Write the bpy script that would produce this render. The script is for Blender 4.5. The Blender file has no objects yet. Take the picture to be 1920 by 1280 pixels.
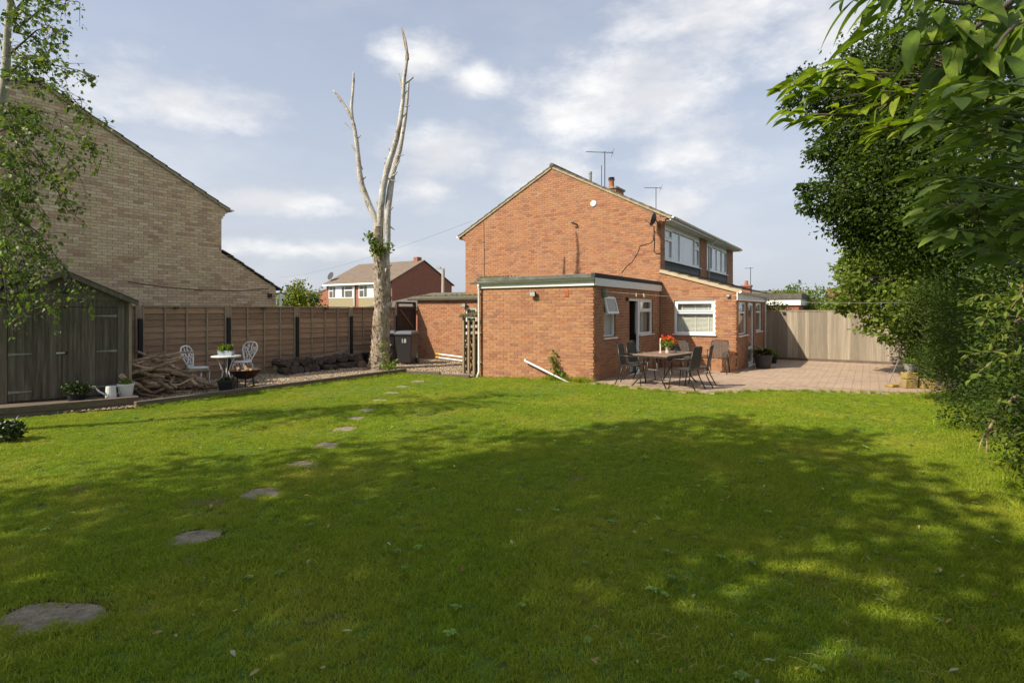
import bpy, math, random
import numpy as np
from mathutils import Vector, Matrix
R = math.radians
random.seed(7)
NR = np.random.RandomState(11)
SC = bpy.context.scene
COL = SC.collection

# ------------------------------------------------------------------ camera
EYE = 1.72
F = 1020.0                      # focal length in pixels of the 1920 px wide photograph
YAW = 33.3
HOR = 582.0                     # image row of the horizon
cam_d = bpy.data.cameras.new('camera')
cam_d.sensor_width = 36.0
cam_d.lens = F / 1920 * 36
cam_d.shift_y = -(640 - HOR) / 1920
cam_d.clip_start = 0.05
cam_d.clip_end = 2000
cam = bpy.data.objects.new('camera', cam_d)
COL.objects.link(cam)
cam.location = (0, 0, EYE)
cam.rotation_euler = (R(90), 0, R(YAW))
SC.camera = cam
SC.view_settings.view_transform = 'Standard'
SC.view_settings.look = 'None'
SC.view_settings.exposure = 0.65
SC.view_settings.gamma = 1.0
SC.render.film_transparent = False

SUN = Vector((0.527, 1.0, -1.0)).normalized()       # direction in which the light travels
sun_el = math.asin(-SUN.z)
sun_az = math.atan2(-SUN.x, -SUN.y)                  # compass angle of the sun from +Y towards +X

# ------------------------------------------------------------------ sky
CR = Vector((math.cos(R(YAW)), math.sin(R(YAW)), 0))
CF = Vector((-math.sin(R(YAW)), math.cos(R(YAW)), 0))


def ray(px, py):
    """direction of a photograph pixel, with unit depth along the camera axis"""
    return CF + CR * ((px - 960) / F) + Vector((0, 0, (HOR - py) / F))


def make_world():
    w = bpy.data.worlds.new('World')
    SC.world = w
    w.use_nodes = True
    nt = w.node_tree
    nt.nodes.clear()
    N, L = nt.nodes, nt.links
    out = N.new('ShaderNodeOutputWorld')
    bg = N.new('ShaderNodeBackground')
    sky = N.new('ShaderNodeTexSky')
    sky.sky_type = 'NISHITA'
    sky.sun_disc = False
    sky.sun_elevation = sun_el
    sky.sun_rotation = sun_az
    sky.air_density = 1.0
    sky.dust_density = 3.0
    sky.ozone_density = 1.5
    sky.altitude = 50
    tc = N.new('ShaderNodeTexCoord')
    clouds = [(1330, 40, 170, 60), (1190, 160, 150, 55), (1120, 235, 150, 45), (1290, 280, 110, 45), (850, 285, 95, 38),
              (1020, 330, 90, 42), (1255, 385, 55, 28), (310, 185, 125, 40), (790, 105, 60, 30), (890, 158, 55, 25),
              (800, 358, 60, 20), (520, 380, 110, 16), (1560, 70, 130, 60), (620, 470, 200, 14)]
    items = []
    for (px, py, rx, ry) in clouds:
        d = ray(px, py).normalized()
        k = ray(px, py).length * F
        items.append((d, rx / k * 1.15, ry / k * 1.3))
    rg = random.Random(5)
    for i in range(9):                                # the same kind of cloud goes on all round
        az = R(YAW) * -1 + R(60 + i * 27 + rg.uniform(-8, 8))
        el = R(rg.uniform(8, 40))
        d = Vector((math.sin(az) * math.cos(el), math.cos(az) * math.cos(el), math.sin(el)))
        items.append((d, rg.uniform(.09, .2), rg.uniform(.04, .08)))
    prev = None
    for (d, rx, ry) in items:
        mp = N.new('ShaderNodeMapping')
        mp.vector_type = 'TEXTURE'
        mp.inputs['Location'].default_value = d
        mp.inputs['Rotation'].default_value = (0, 0, math.atan2(d.y, d.x) - math.pi / 2)
        mp.inputs['Scale'].default_value = (rx, 0.8, ry)
        L.new(tc.outputs['Generated'], mp.inputs['Vector'])
        ln = N.new('ShaderNodeVectorMath')
        ln.operation = 'LENGTH'
        L.new(mp.outputs[0], ln.inputs[0])
        if prev is None:
            prev = ln.outputs['Value']
        else:
            mn = N.new('ShaderNodeMath')
            mn.operation = 'SMOOTH_MIN'
            mn.inputs[2].default_value = .25
            L.new(prev, mn.inputs[0])
            L.new(ln.outputs['Value'], mn.inputs[1])
            prev = mn.outputs[0]

    def noise(scale, detail, rough, zs=2.2):
        m = N.new('ShaderNodeMapping')
        m.inputs['Scale'].default_value = (1, 1, zs)
        L.new(tc.outputs['Generated'], m.inputs['Vector'])
        n = N.new('ShaderNodeTexNoise')
        n.inputs['Scale'].default_value = scale
        n.inputs['Detail'].default_value = detail
        n.inputs['Roughness'].default_value = rough
        L.new(m.outputs[0], n.inputs['Vector'])
        return n.outputs['Fac']

    def math2(op, a, b):
        m = N.new('ShaderNodeMath')
        m.operation = op
        for i, v in enumerate((a, b)):
            if isinstance(v, (int, float)):
                m.inputs[i].default_value = v
            else:
                L.new(v, m.inputs[i])
        return m.outputs[0]

    def rng(v, a, b, c, d):
        m = N.new('ShaderNodeMapRange')
        m.interpolation_type = 'SMOOTHSTEP'
        L.new(v, m.inputs['Value'])
        for i, x in zip((1, 2, 3, 4), (a, b, c, d)):
            m.inputs[i].default_value = x
        return m.outputs['Result']
    nd = noise(7, 8, .62)
    dist = math2('ADD', prev, math2('MULTIPLY', math2('SUBTRACT', nd, .5), 3.2))
    mask = rng(dist, -.1, 1.5, .8, 0)
    veil = rng(noise(2.0, 6, .6, 3.0), .4, .85, .0, .32)
    mask = math2('MAXIMUM', mask, veil)
    # a grey-white haze low in the sky
    sep = N.new('ShaderNodeSeparateXYZ')
    L.new(tc.outputs['Generated'], sep.inputs[0])
    hz = rng(sep.outputs['Z'], 0.0, .6, .85, .45)
    hs = N.new('ShaderNodeMixRGB')
    L.new(hz, hs.inputs[0])
    L.new(sky.outputs[0], hs.inputs[1])
    hs.inputs[2].default_value = (3.5, 3.72, 4.2, 1)
    mix = N.new('ShaderNodeMixRGB')
    L.new(mask, mix.inputs[0])
    L.new(hs.outputs[0], mix.inputs[1])
    shade = N.new('ShaderNodeMixRGB')
    L.new(rng(noise(6, 5, .55), .35, .7, 0, 1), shade.inputs[0])
    shade.inputs[1].default_value = (4.6, 4.6, 4.7, 1)
    shade.inputs[2].default_value = (6.9, 6.7, 6.4, 1)
    L.new(shade.outputs[0], mix.inputs[2])
    L.new(mix.outputs[0], bg.inputs['Color'])
    bg.inputs['Strength'].default_value = 0.115
    L.new(bg.outputs[0], out.inputs['Surface'])
    w.cycles.sampling_method = 'MANUAL'
    w.cycles.sample_map_resolution = 512


make_world()
sl = bpy.data.lights.new('sun', 'SUN')
sl.energy = 4.1
sl.angle = R(0.53)
sl.color = (1.0, 0.90, 0.72)
so = bpy.data.objects.new('sun', sl)
COL.objects.link(so)
so.rotation_euler = SUN.to_track_quat('-Z', 'Y').to_euler()
so.location = (-8, -15, 18)


# ------------------------------------------------------------------ pixel helpers
def onX(px, X, py=None):
    r = ray(px, HOR if py is None else py)
    t = X / r.x
    return Vector((X, r.y * t, EYE + r.z * t))


def onY(px, Y, py=None):
    r = ray(px, HOR if py is None else py)
    t = Y / r.y
    return Vector((r.x * t, Y, EYE + r.z * t))


def onG(px, py, z=0.0):
    r = ray(px, py)
    t = (z - EYE) / r.z
    return Vector((r.x * t, r.y * t, z))


def at(px, py, d):
    r = ray(px, py)
    return Vector((r.x * d, r.y * d, EYE + r.z * d))


def sstep(a, b, x):
    t = min(1, max(0, (x - a) / (b - a)))
    return t * t * (3 - 2 * t)


def gz(x, y):
    """height of the ground"""
    return (-0.09 * sstep(12.2, 15.0, y) * sstep(-9.3, -8.3, x)
            - 0.08 * math.exp(-((x + 8.7) ** 2 + (y - 11.7) ** 2) / 1.3))


# ------------------------------------------------------------------ materials
MATS = {}


def mat(name, col, rough=.7, var=.25, scale=6.0, bump=0.0, bscale=60.0, metal=0.0, spec=.3, stretch=(1, 1, 1),
        col2=None, attr=None, ramp=None, trans=0.0, world=True, obj_rand=0.0, dirt=None):
    if name in MATS:
        return MATS[name]
    m = bpy.data.materials.new(name)
    m.use_nodes = True
    nt = m.node_tree
    N, L = nt.nodes, nt.links
    b = N['Principled BSDF']
    b.inputs['Roughness'].default_value = rough
    b.inputs['Metallic'].default_value = metal
    b.inputs['Specular IOR Level'].default_value = spec
    if world:
        src = N.new('ShaderNodeNewGeometry').outputs['Position']
    else:
        src = N.new('ShaderNodeTexCoord').outputs['Object']
    mp = N.new('ShaderNodeMapping')
    mp.inputs['Scale'].default_value = stretch
    L.new(src, mp.inputs[0])
    nz = N.new('ShaderNodeTexNoise')
    nz.inputs['Scale'].default_value = scale
    nz.inputs['Detail'].default_value = 6
    nz.inputs['Roughness'].default_value = .65
    L.new(mp.outputs[0], nz.inputs['Vector'])
    if attr:
        a = N.new('ShaderNodeAttribute')
        a.attribute_name = attr
        cr = N.new('ShaderNodeValToRGB')
        e = cr.color_ramp.elements
        while len(e) < len(ramp):
            e.new(.5)
        for i, c in enumerate(ramp):
            e[i].position = i / max(1, len(ramp) - 1)
            e[i].color = (*c, 1)
        L.new(a.outputs['Fac'], cr.inputs[0])
        base = cr.outputs[0]
    else:
        rgb = N.new('ShaderNodeMixRGB')
        c2 = col2 if col2 else tuple(c * (1 - var) for c in col)
        rgb.inputs[1].default_value = (*c2, 1)
        rgb.inputs[2].default_value = (*col, 1)
        mr = N.new('ShaderNodeMapRange')
        mr.inputs[1].default_value = .33
        mr.inputs[2].default_value = .67
        L.new(nz.outputs['Fac'], mr.inputs[0])
        L.new(mr.outputs[0], rgb.inputs[0])
        base = rgb.outputs[0]
    if attr and var > 0:
        mx = N.new('ShaderNodeMixRGB')
        mx.blend_type = 'MULTIPLY'
        mx.inputs[0].default_value = 1
        mr = N.new('ShaderNodeMapRange')
        mr.inputs[1].default_value = .3
        mr.inputs[2].default_value = .7
        mr.inputs[3].default_value = 1 - var
        mr.inputs[4].default_value = 1 + var
        L.new(nz.outputs['Fac'], mr.inputs[0])
        L.new(base, mx.inputs[1])
        L.new(mr.outputs[0], mx.inputs[2])
        base = mx.outputs[0]
    if obj_rand:
        oi = N.new('ShaderNodeObjectInfo')
        mr = N.new('ShaderNodeMapRange')
        mr.inputs[3].default_value = 1 - obj_rand
        mr.inputs[4].default_value = 1 + obj_rand
        L.new(oi.outputs['Random'], mr.inputs[0])
        mx = N.new('ShaderNodeMixRGB')
        mx.blend_type = 'MULTIPLY'
        mx.inputs[0].default_value = 1
        L.new(base, mx.inputs[1])
        L.new(mr.outputs[0], mx.inputs[2])
        base = mx.outputs[0]
    if dirt:                                   # (colour, noise scale, low, high, amount): stains of their own shape
        dn = N.new('ShaderNodeTexNoise')
        dn.inputs['Scale'].default_value = dirt[1]
        dn.inputs['Detail'].default_value = 8
        dn.inputs['Roughness'].default_value = .7
        L.new(mp.outputs[0], dn.inputs['Vector'])
        mr = N.new('ShaderNodeMapRange')
        mr.inputs[1].default_value = dirt[2]
        mr.inputs[2].default_value = dirt[3]
        mr.inputs[4].default_value = dirt[4]
        L.new(dn.outputs['Fac'], mr.inputs[0])
        mx = N.new('ShaderNodeMixRGB')
        L.new(mr.outputs[0], mx.inputs[0])
        L.new(base, mx.inputs[1])
        mx.inputs[2].default_value = (*dirt[0], 1)
        base = mx.outputs[0]
    L.new(base, b.inputs['Base Color'])
    if bump:
        bn = N.new('ShaderNodeTexNoise')
        bn.inputs['Scale'].default_value = bscale
        bn.inputs['Detail'].default_value = 5
        L.new(mp.outputs[0], bn.inputs['Vector'])
        bp = N.new('ShaderNodeBump')
        bp.inputs['Strength'].default_value = min(1, bump)
        bp.inputs['Distance'].default_value = .02
        L.new(bn.outputs['Fac'], bp.inputs['Height'])
        L.new(bp.outputs[0], b.inputs['Normal'])
    if trans:
        tr = N.new('ShaderNodeBsdfTranslucent')
        mu = N.new('ShaderNodeMixRGB')
        mu.blend_type = 'MULTIPLY'
        mu.inputs[0].default_value = 1
        L.new(base, mu.inputs[1])
        mu.inputs[2].default_value = (1.25, 1.3, .55, 1)
        L.new(mu.outputs[0], tr.inputs['Color'])
        ms = N.new('ShaderNodeMixShader')
        ms.inputs[0].default_value = trans
        L.new(b.outputs[0], ms.inputs[1])
        L.new(tr.outputs[0], ms.inputs[2])
        L.new(ms.outputs[0], N['Material Output'].inputs['Surface'])
    MATS[name] = m
    return m


def glass_mat(name='window_glass', tint=(.93, .95, .945), ior=1.5):
    if name in MATS:
        return MATS[name]
    m = bpy.data.materials.new(name)
    m.use_nodes = True
    nt = m.node_tree
    N, L = nt.nodes, nt.links
    N.remove(N['Principled BSDF'])
    t = N.new('ShaderNodeBsdfTransparent')
    t.inputs[0].default_value = (*tint, 1)
    g = N.new('ShaderNodeBsdfGlossy')
    g.inputs['Roughness'].default_value = .02
    lw = N.new('ShaderNodeLayerWeight')
    lw.inputs[0].default_value = .5
    fr = N.new('ShaderNodeMath')
    fr.operation = 'POWER'
    fr.inputs[1].default_value = 3.5
    L.new(lw.outputs['Facing'], fr.inputs[0])
    mr = N.new('ShaderNodeMapRange')
    mr.inputs[3].default_value = .05
    mr.inputs[4].default_value = 1.0
    L.new(fr.outputs[0], mr.inputs[0])
    ms = N.new('ShaderNodeMixShader')
    L.new(mr.outputs[0], ms.inputs[0])
    L.new(t.outputs[0], ms.inputs[1])
    L.new(g.outputs[0], ms.inputs[2])
    L.new(ms.outputs[0], N['Material Output'].inputs['Surface'])
    MATS[name] = m
    return m


RED_RAMP = [(0.285, 0.117, 0.067), (0.341, 0.154, 0.081), (0.375, 0.177, 0.090), (0.398, 0.196, 0.102), (0.365, 0.177, 0.099), (0.403, 0.210, 0.108),
            (0.327, 0.154, 0.086), (0.294, 0.144, 0.093), (0.379, 0.182, 0.094), (0.246, 0.126, 0.088)]
M_RED = mat('red_brick', (0, 0, 0), .85, .16, 25, .35, 160, attr='tone', ramp=RED_RAMP, dirt=((.46, .33, .22), 1.3, .55, .8, .45))
M_MORT = mat('mortar', (.66, .50, .35), .95, .2, 8, .4, 120)
BEIGE_RAMP = [(0.513, 0.393, 0.244), (0.615, 0.475, 0.296), (0.718, 0.573, 0.371), (0.581, 0.450, 0.282), (0.752, 0.622, 0.415), (0.496, 0.336, 0.223),
              (0.684, 0.523, 0.311), (0.633, 0.523, 0.349), (0.462, 0.295, 0.201), (0.735, 0.589, 0.385)]
M_BEIGE = mat('buff_brick', (0, 0, 0), .85, .14, 22, .3, 160, attr='tone', ramp=BEIGE_RAMP)
M_MORT2 = mat('grey_mortar', (.40, .355, .285), .95, .2, 8, .4, 120)
M_WHITE = mat('white_upvc', (.80, .81, .80), .35, .06, 3, spec=.5)
M_WHITE2 = mat('white_gutter', (.74, .74, .68), .4, .15, 3, spec=.5, dirt=((.33, .34, .22), 4, .5, .75, .5))
M_FASCIA = mat('fascia_board', (.72, .73, .71), .45, .08, 2, spec=.4, dirt=((.45, .46, .38), 3, .55, .8, .4))
M_FELT = mat('roof_felt', (.085, .085, .08), .9, .4, 5, .3, 90, dirt=((.20, .21, .15), 3, .5, .7, .8))
M_MOSS = mat('moss', (.13, .12, .04), .95, .5, 14, .9, 40, col2=(.05, .045, .02))
M_TILE = mat('roof_tile', (.17, .13, .10), .9, .4, 7, .4, 60, dirt=((.30, .29, .17), 5, .48, .7, .7))
M_TILE2 = mat('grey_tile', (.14, .125, .11), .9, .35, 7, .4, 60, dirt=((.2, .19, .13), 5, .5, .7, .5))
M_VERGE = mat('verge_mortar', (.42, .36, .24), .9, .3, 8, .4, 60, dirt=((.22, .21, .13), 6, .5, .7, .6))
M_CLAD = mat('grey_cladding', (.13, .135, .13), .75, .3, 5, .2, 40, stretch=(1, .3, 4))
M_DARK = mat('dark_metal', (.022, .022, .024), .45, .2, 6, spec=.5)
M_BLACK = mat('black_plastic', (.018, .018, .02), .5, .2, 6, spec=.4)
M_ROOM = mat('plaster', (.38, .36, .33), .9, .1, 3)
M_CURT = mat('net_curtain', (.55, .54, .48), .9, .15, 30, stretch=(4, 4, .2))
M_FROST = mat('frosted_glass', (.42, .44, .41), .25, .35, 55, .3, 90, spec=.6)
M_ALU = mat('galvanised', (.55, .56, .57), .4, .2, 12, metal=.8)
M_ALU2 = mat('dull_metal', (.25, .25, .25), .5, .3, 12, metal=.5)
M_TERRA = mat('terracotta', (.42, .15, .07), .8, .25, 10, .2, 50)
M_CONC = mat('concrete', (.33, .31, .28), .9, .3, 14, .5, 90, dirt=((.16, .15, .11), 7, .5, .7, .5))
M_STONE = mat('stepping_stone', (.36, .30, .22), .95, .45, 30, 1.0, 90, col2=(.23, .195, .145), dirt=((.10, .10, .045), 7, .5, .66, .7))
M_WOODG = mat('weathered_fence', (.40, .27, .175), .9, .35, 5, .35, 30, stretch=(6, .7, 9), dirt=((.36, .20, .10), 3, .55, .75, .45), obj_rand=.22)
M_WOODR = mat('pale_fence', (.42, .36, .28), .9, .4, 6, .35, 40, stretch=(14, 14, .6), dirt=((.22, .18, .14), 1.5, .42, .62, .7), obj_rand=.3)
M_POST = mat('black_post', (.028, .026, .026), .7, .3, 9)
M_BATT = mat('batten_wood', (.38, .30, .215), .9, .3, 6, .2, 40, stretch=(8, 8, .7))
M_SHED = mat('shed_board', (.145, .12, .092), .9, .4, 5, .35, 35, stretch=(9, 9, .5), dirt=((.23, .205, .165), 2.2, .48, .68, .7), obj_rand=.24)
M_SHEDR = mat('shed_roof_felt', (.10, .095, .08), .95, .3, 12, .4, 70)
M_SLEEP = mat('sleeper', (.17, .135, .10), .9, .4, 6, .4, 50, stretch=(6, .7, 6), obj_rand=.12)
M_GATE = mat('dark_gate', (.075, .05, .038), .9, .4, 6, .3, 40, stretch=(10, 10, .6), obj_rand=.15)
M_STORE = mat('log_store_wood', (.30, .235, .155), .9, .3, 8, .3, 40, stretch=(9, 9, .7))
M_LOG = mat('old_log', (.13, .10, .075), .95, .5, 14, .9, 40, col2=(.03, .023, .018))
M_LOGEND = mat('log_end', (.40, .27, .15), .9, .35, 25, .2, 60)
M_DRIFT = mat('bare_branch', (.52, .39, .26), .9, .5, 11, .6, 50, col2=(.19, .125, .08), obj_rand=.3)
M_PAVER = mat('paver', (.42, .31, .225), .9, .28, 12, .4, 120, obj_rand=.16, dirt=((.27, .20, .15), 1.3, .45, .68, .6))
M_PAVJ = mat('patio_joint_sand', (.30, .23, .18), .95, .3, 30, .3, 120)
M_EARTH = mat('earth', (.10, .19, .014), .95, .5, 5, .6, 80, col2=(.07, .10, .016))
M_GRAV = mat('gravel_bed', (.33, .24, .155), .95, .5, 50, .9, 70, col2=(.13, .10, .07))
M_STEEL = mat('chair_steel', (.06, .06, .056), .38, .2, 9, metal=.55, spec=.5)
M_WEAVE = mat('brown_weave', (.085, .07, .06), .6, .3, 90, .4, 200, spec=.4)
M_TABLE = mat('table_board', (.27, .175, .125), .55, .25, 6, .2, 60, stretch=(9, .6, 1), spec=.4, obj_rand=.08)
M_WIRON = mat('white_cast_metal', (.74, .75, .74), .45, .1, 20, .1, 60, spec=.5, dirt=((.45, .42, .35), 9, .55, .75, .4))
M_BIN = mat('bin_plastic', (.035, .033, .035), .5, .15, 6, spec=.4)
M_BINL = mat('bin_lid', (.13, .14, .16), .4, .15, 6, spec=.5)
M_LEAF = mat('hedge_leaf', (0, 0, 0), .62, .25, 3, spec=.2, trans=.4, attr='tone',
             ramp=[(0.023, 0.043, 0.009), (0.043, 0.075, 0.011), (0.065, 0.109, 0.016), (0.116, 0.167, 0.025)])
M_LEAFY = mat('maple_leaf', (0, 0, 0), .55, .25, 2, spec=.3, trans=.42, attr='tone',
              ramp=[(0.062, 0.106, 0.014), (0.112, 0.169, 0.024), (0.163, 0.225, 0.034), (0.225, 0.275, 0.042)])
M_BIRCHL = mat('birch_leaf', (0, 0, 0), .5, .25, 3, spec=.4, trans=.38, attr='tone',
               ramp=[(0.051, 0.094, 0.020), (0.087, 0.145, 0.029), (0.123, 0.181, 0.036), (0.203, 0.246, 0.058)])
M_LAUREL = mat('laurel_leaf', (0, 0, 0), .55, .35, 14, .25, 120, spec=.3, trans=.42, attr='tone',
               ramp=[(0.062, 0.114, 0.012), (0.112, 0.186, 0.020), (0.175, 0.252, 0.025), (0.263, 0.324, 0.035)])
M_ELDER = mat('elder_leaf', (0, 0, 0), .55, .2, 10, spec=.35, trans=.3, attr='tone',
              ramp=[(0.096, 0.160, 0.027), (0.144, 0.218, 0.036), (0.182, 0.260, 0.041), (0.230, 0.302, 0.045)])
M_DARKL = mat('dark_leaf', (0, 0, 0), .55, .25, 3, spec=.3, trans=.2, attr='tone',
              ramp=[(.015, .03, .008), (.025, .045, .01), (.035, .06, .014), (.05, .075, .02)])
M_YELL = mat('golden_leaf', (0, 0, 0), .55, .25, 3, spec=.3, trans=.35, attr='tone',
             ramp=[(0.065, 0.117, 0.016), (0.117, 0.182, 0.023), (0.208, 0.247, 0.026), (0.494, 0.416, 0.026)])
M_BARK = mat('bark', (.13, .10, .075), .95, .5, 12, .9, 30, stretch=(1, 1, .3), col2=(.05, .04, .03))
M_BIRCH = mat('birch_bark', (.50, .47, .40), .85, .4, 9, .4, 40, stretch=(1, 1, 2.5), dirt=((.05, .045, .04), 5, .55, .68, .8))
M_DEAD = mat('dead_bark', (.52, .46, .38), .95, .35, 9, 1.0, 22, stretch=(1, 1, .22), col2=(.17, .13, .095), dirt=((.30, .22, .14), 3.5, .48, .62, .75))
M_DEADTOP = mat('stripped_bark', (.60, .57, .51), .85, .35, 5, 1.0, 26, stretch=(1, 1, .6), col2=(.33, .30, .26), dirt=((.17, .125, .085), 3.2, .52, .62, .85))
M_BROKEN = mat('broken_wood', (.42, .24, .12), .9, .4, 20, .5, 60)
GLASS = glass_mat()


# ------------------------------------------------------------------ mesh builder
class MB:
    """collects shapes of ONE object; local frame: origin o, u (across), n (outwards), z up"""

    def __init__(self, o=(0, 0, 0), u=(1, 0, 0), n=(0, -1, 0)):
        self.v, self.f, self.t = [], [], []
        self.o, self.u, self.n = Vector(o), Vector(u), Vector(n)
        self.w = Vector((0, 0, 1))

    def P(self, a, b, c):
        return self.o + self.u * a + self.n * b + self.w * c

    def hexa(self, pts, tone=.5, skip=()):
        k = len(self.v)
        self.v += [tuple(p) for p in pts]
        for i, q in enumerate(((0, 3, 2, 1), (4, 5, 6, 7), (0, 1, 5, 4), (1, 2, 6, 5), (2, 3, 7, 6), (3, 0, 4, 7))):
            if i not in skip:
                self.f.append(tuple(k + j for j in q))
                self.t.append(tone)

    def box(self, u0, u1, n0, n1, z0, z1, tone=.5):
        self.hexa([self.P(u0, n0, z0), self.P(u1, n0, z0), self.P(u1, n1, z0), self.P(u0, n1, z0),
                   self.P(u0, n0, z1), self.P(u1, n0, z1), self.P(u1, n1, z1), self.P(u0, n1, z1)], tone)
        return self

    def poly(self, pts, tone=.5):
        k = len(self.v)
        self.v += [tuple(p) for p in pts]
        self.f.append(tuple(range(k, k + len(pts))))
        self.t.append(tone)

    def prism(self, prof, b0, b1, tone=.5):
        """profile [(u, z)] pushed along n from b0 to b1"""
        k, m = len(self.v), len(prof)
        for b in (b0, b1):
            self.v += [tuple(self.P(a, b, c)) for a, c in prof]
        self.f.append(tuple(range(k, k + m)))
        self.f.append(tuple(range(k + 2 * m - 1, k + m - 1, -1)))
        self.t += [tone, tone]
        for i in range(m):
            j = (i + 1) % m
            self.f.append((k + j, k + i, k + m + i, k + m + j))
            self.t.append(tone)
        return self

    def tube(self, pts, rad, sides=8, tone=.5, cap=True, jitter=0):
        pts = [Vector(p) for p in pts]
        if isinstance(rad, (int, float)):
            rad = [rad] * len(pts)
        k = len(self.v)
        ref = None
        for i, p in enumerate(pts):
            a = pts[max(0, i - 1)]
            b = pts[min(len(pts) - 1, i + 1)]
            t = (b - a).normalized()
            if ref is None:
                ref = Vector((0, 0, 1)) if abs(t.z) < .9 else Vector((1, 0, 0))
            s = t.cross(ref).normalized()
            q = s.cross(t).normalized()
            ref = q
            for j in range(sides):
                an = 2 * math.pi * j / sides
                r = rad[i] * (1 + (random.uniform(-jitter, jitter) if jitter else 0))
                self.v.append(tuple(p + (s * math.cos(an) + q * math.sin(an)) * r))
        for i in range(len(pts) - 1):
            for j in range(sides):
                a, b = k + i * sides + j, k + i * sides + (j + 1) % sides
                self.f.append((a, b, b + sides, a + sides))
                self.t.append(tone)
        if cap:
            self.f.append(tuple(range(k + sides - 1, k - 1, -1)))
            e = k + (len(pts) - 1) * sides
            self.f.append(tuple(range(e, e + sides)))
            self.t += [tone, tone]
        return self

    def lathe(self, c, prof, sides=20, tone=.5):
        """profile [(radius, z)] turned about a vertical axis through c; open profile"""
        c = Vector(c)
        k = len(self.v)
        for r, z in prof:
            for j in range(sides):
                an = 2 * math.pi * j / sides
                self.v.append((c.x + r * math.cos(an), c.y + r * math.sin(an), c.z + z))
        for i in range(len(prof) - 1):
            for j in range(sides):
                a, b = k + i * sides + j, k + i * sides + (j + 1) % sides
                self.f.append((a, b, b + sides, a + sides))
                self.t.append(tone)
        self.f.append(tuple(range(k + sides - 1, k - 1, -1)))
        e = k + (len(prof) - 1) * sides
        self.f.append(tuple(range(e, e + sides)))
        self.t += [tone, tone]
        return self

    def rotz(self, ang, piv=(0, 0)):
        c, s = math.cos(ang), math.sin(ang)
        self.v = [((x - piv[0]) * c - (y - piv[1]) * s + piv[0], (x - piv[0]) * s + (y - piv[1]) * c + piv[1], z) for x, y, z in self.v]
        return self

    def mesh(self, name, m, smooth=False):
        me = bpy.data.meshes.new(name)
        me.from_pydata(self.v, [], self.f)
        a = me.attributes.new('tone', 'FLOAT', 'FACE')
        a.data.foreach_set('value', np.array(self.t, dtype=np.float32))
        me.materials.append(m)
        if smooth:
            me.polygons.foreach_set('use_smooth', [True] * len(me.polygons))
        me.update()
        return me

    def build(self, name, m, parent=None, smooth=False, bevel=0, **kw):
        o = bpy.data.objects.new(name, self.mesh(name, m, smooth))
        return finish(o, parent, bevel, **kw)


def finish(o, parent=None, bevel=0, label=None, cat=None, group=None, kind=None):
    COL.objects.link(o)
    if parent is not None:
        o.parent = parent
        o.matrix_parent_inverse = Matrix.Translation(-parent.location) if False else parent_inv(parent)
    if bevel:
        b = o.modifiers.new('bevel', 'BEVEL')
        b.width = bevel
        b.segments = 2
        b.limit_method = 'ANGLE'
    tag(o, label, cat, group, kind)
    return o


def parent_inv(p):
    """parts are modelled in world space; keep them there"""
    m = Matrix.LocRotScale(p.location, p.rotation_euler, p.scale)
    q = p.parent
    if q is not None:
        m = (Matrix.LocRotScale(q.location, q.rotation_euler, q.scale) @ p.matrix_parent_inverse @ m)
    return m.inverted()


def tag(o, label=None, cat=None, group=None, kind=None):
    if label:
        o['label'] = label
    if cat:
        o['category'] = cat
    if group:
        o['group'] = group
    if kind:
        o['kind'] = kind
    return o


def thing(name, loc, label, cat, group=None, rz=0):
    o = bpy.data.objects.new(name, None)
    o.empty_display_size = .2
    o.location = loc
    o.rotation_euler = (0, 0, rz)
    COL.objects.link(o)
    return tag(o, label, cat, group)


def local_part(name, mb, m, root, smooth=False, bevel=0):
    """a part modelled in its thing's own frame"""
    o = bpy.data.objects.new(name, mb.mesh(name, m, smooth))
    COL.objects.link(o)
    o.parent = root
    if bevel:
        b = o.modifiers.new('bevel', 'BEVEL')
        b.width = bevel
        b.segments = 2
    return o


def copy_tree(o, parent=None):
    c = o.copy()
    COL.objects.link(c)
    if parent is not None:
        c.parent = parent
    for ch in list(o.children):
        copy_tree(ch, c)
    return c


# ------------------------------------------------------------------ stamping many small pieces
def stamp(name, tv, tf, mats4, m, parent=None, tones=None, **kw):
    """one mesh from a template stamped with matrices (n,4,4)"""
    tv = np.array(tv, dtype=np.float32)
    n = len(mats4)
    nv = len(tv)
    hv = np.concatenate([tv, np.ones((nv, 1), np.float32)], 1)
    V = np.einsum('nij,vj->nvi', mats4[:, :3, :].astype(np.float32), hv).reshape(-1, 3)
    sizes = np.array([len(f) for f in tf])
    flat = np.concatenate([np.array(f) for f in tf])
    loops = (flat[None, :] + (np.arange(n) * nv)[:, None]).reshape(-1)
    tot = np.tile(sizes, n)
    start = np.concatenate([[0], np.cumsum(tot)[:-1]])
    me = bpy.data.meshes.new(name)
    me.vertices.add(len(V))
    me.vertices.foreach_set('co', V.reshape(-1))
    me.loops.add(len(loops))
    me.loops.foreach_set('vertex_index', loops.astype(np.int32))
    me.polygons.add(len(tot))
    me.polygons.foreach_set('loop_start', start.astype(np.int32))
    me.polygons.foreach_set('loop_total', tot.astype(np.int32))
    me.update(calc_edges=True)
    if tones is None:
        tones = NR.rand(n)
    a = me.attributes.new('tone', 'FLOAT', 'FACE')
    a.data.foreach_set('value', np.repeat(tones, len(tf)).astype(np.float32))
    me.materials.append(m)
    o = bpy.data.objects.new(name, me)
    return finish(o, parent, **kw)


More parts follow.
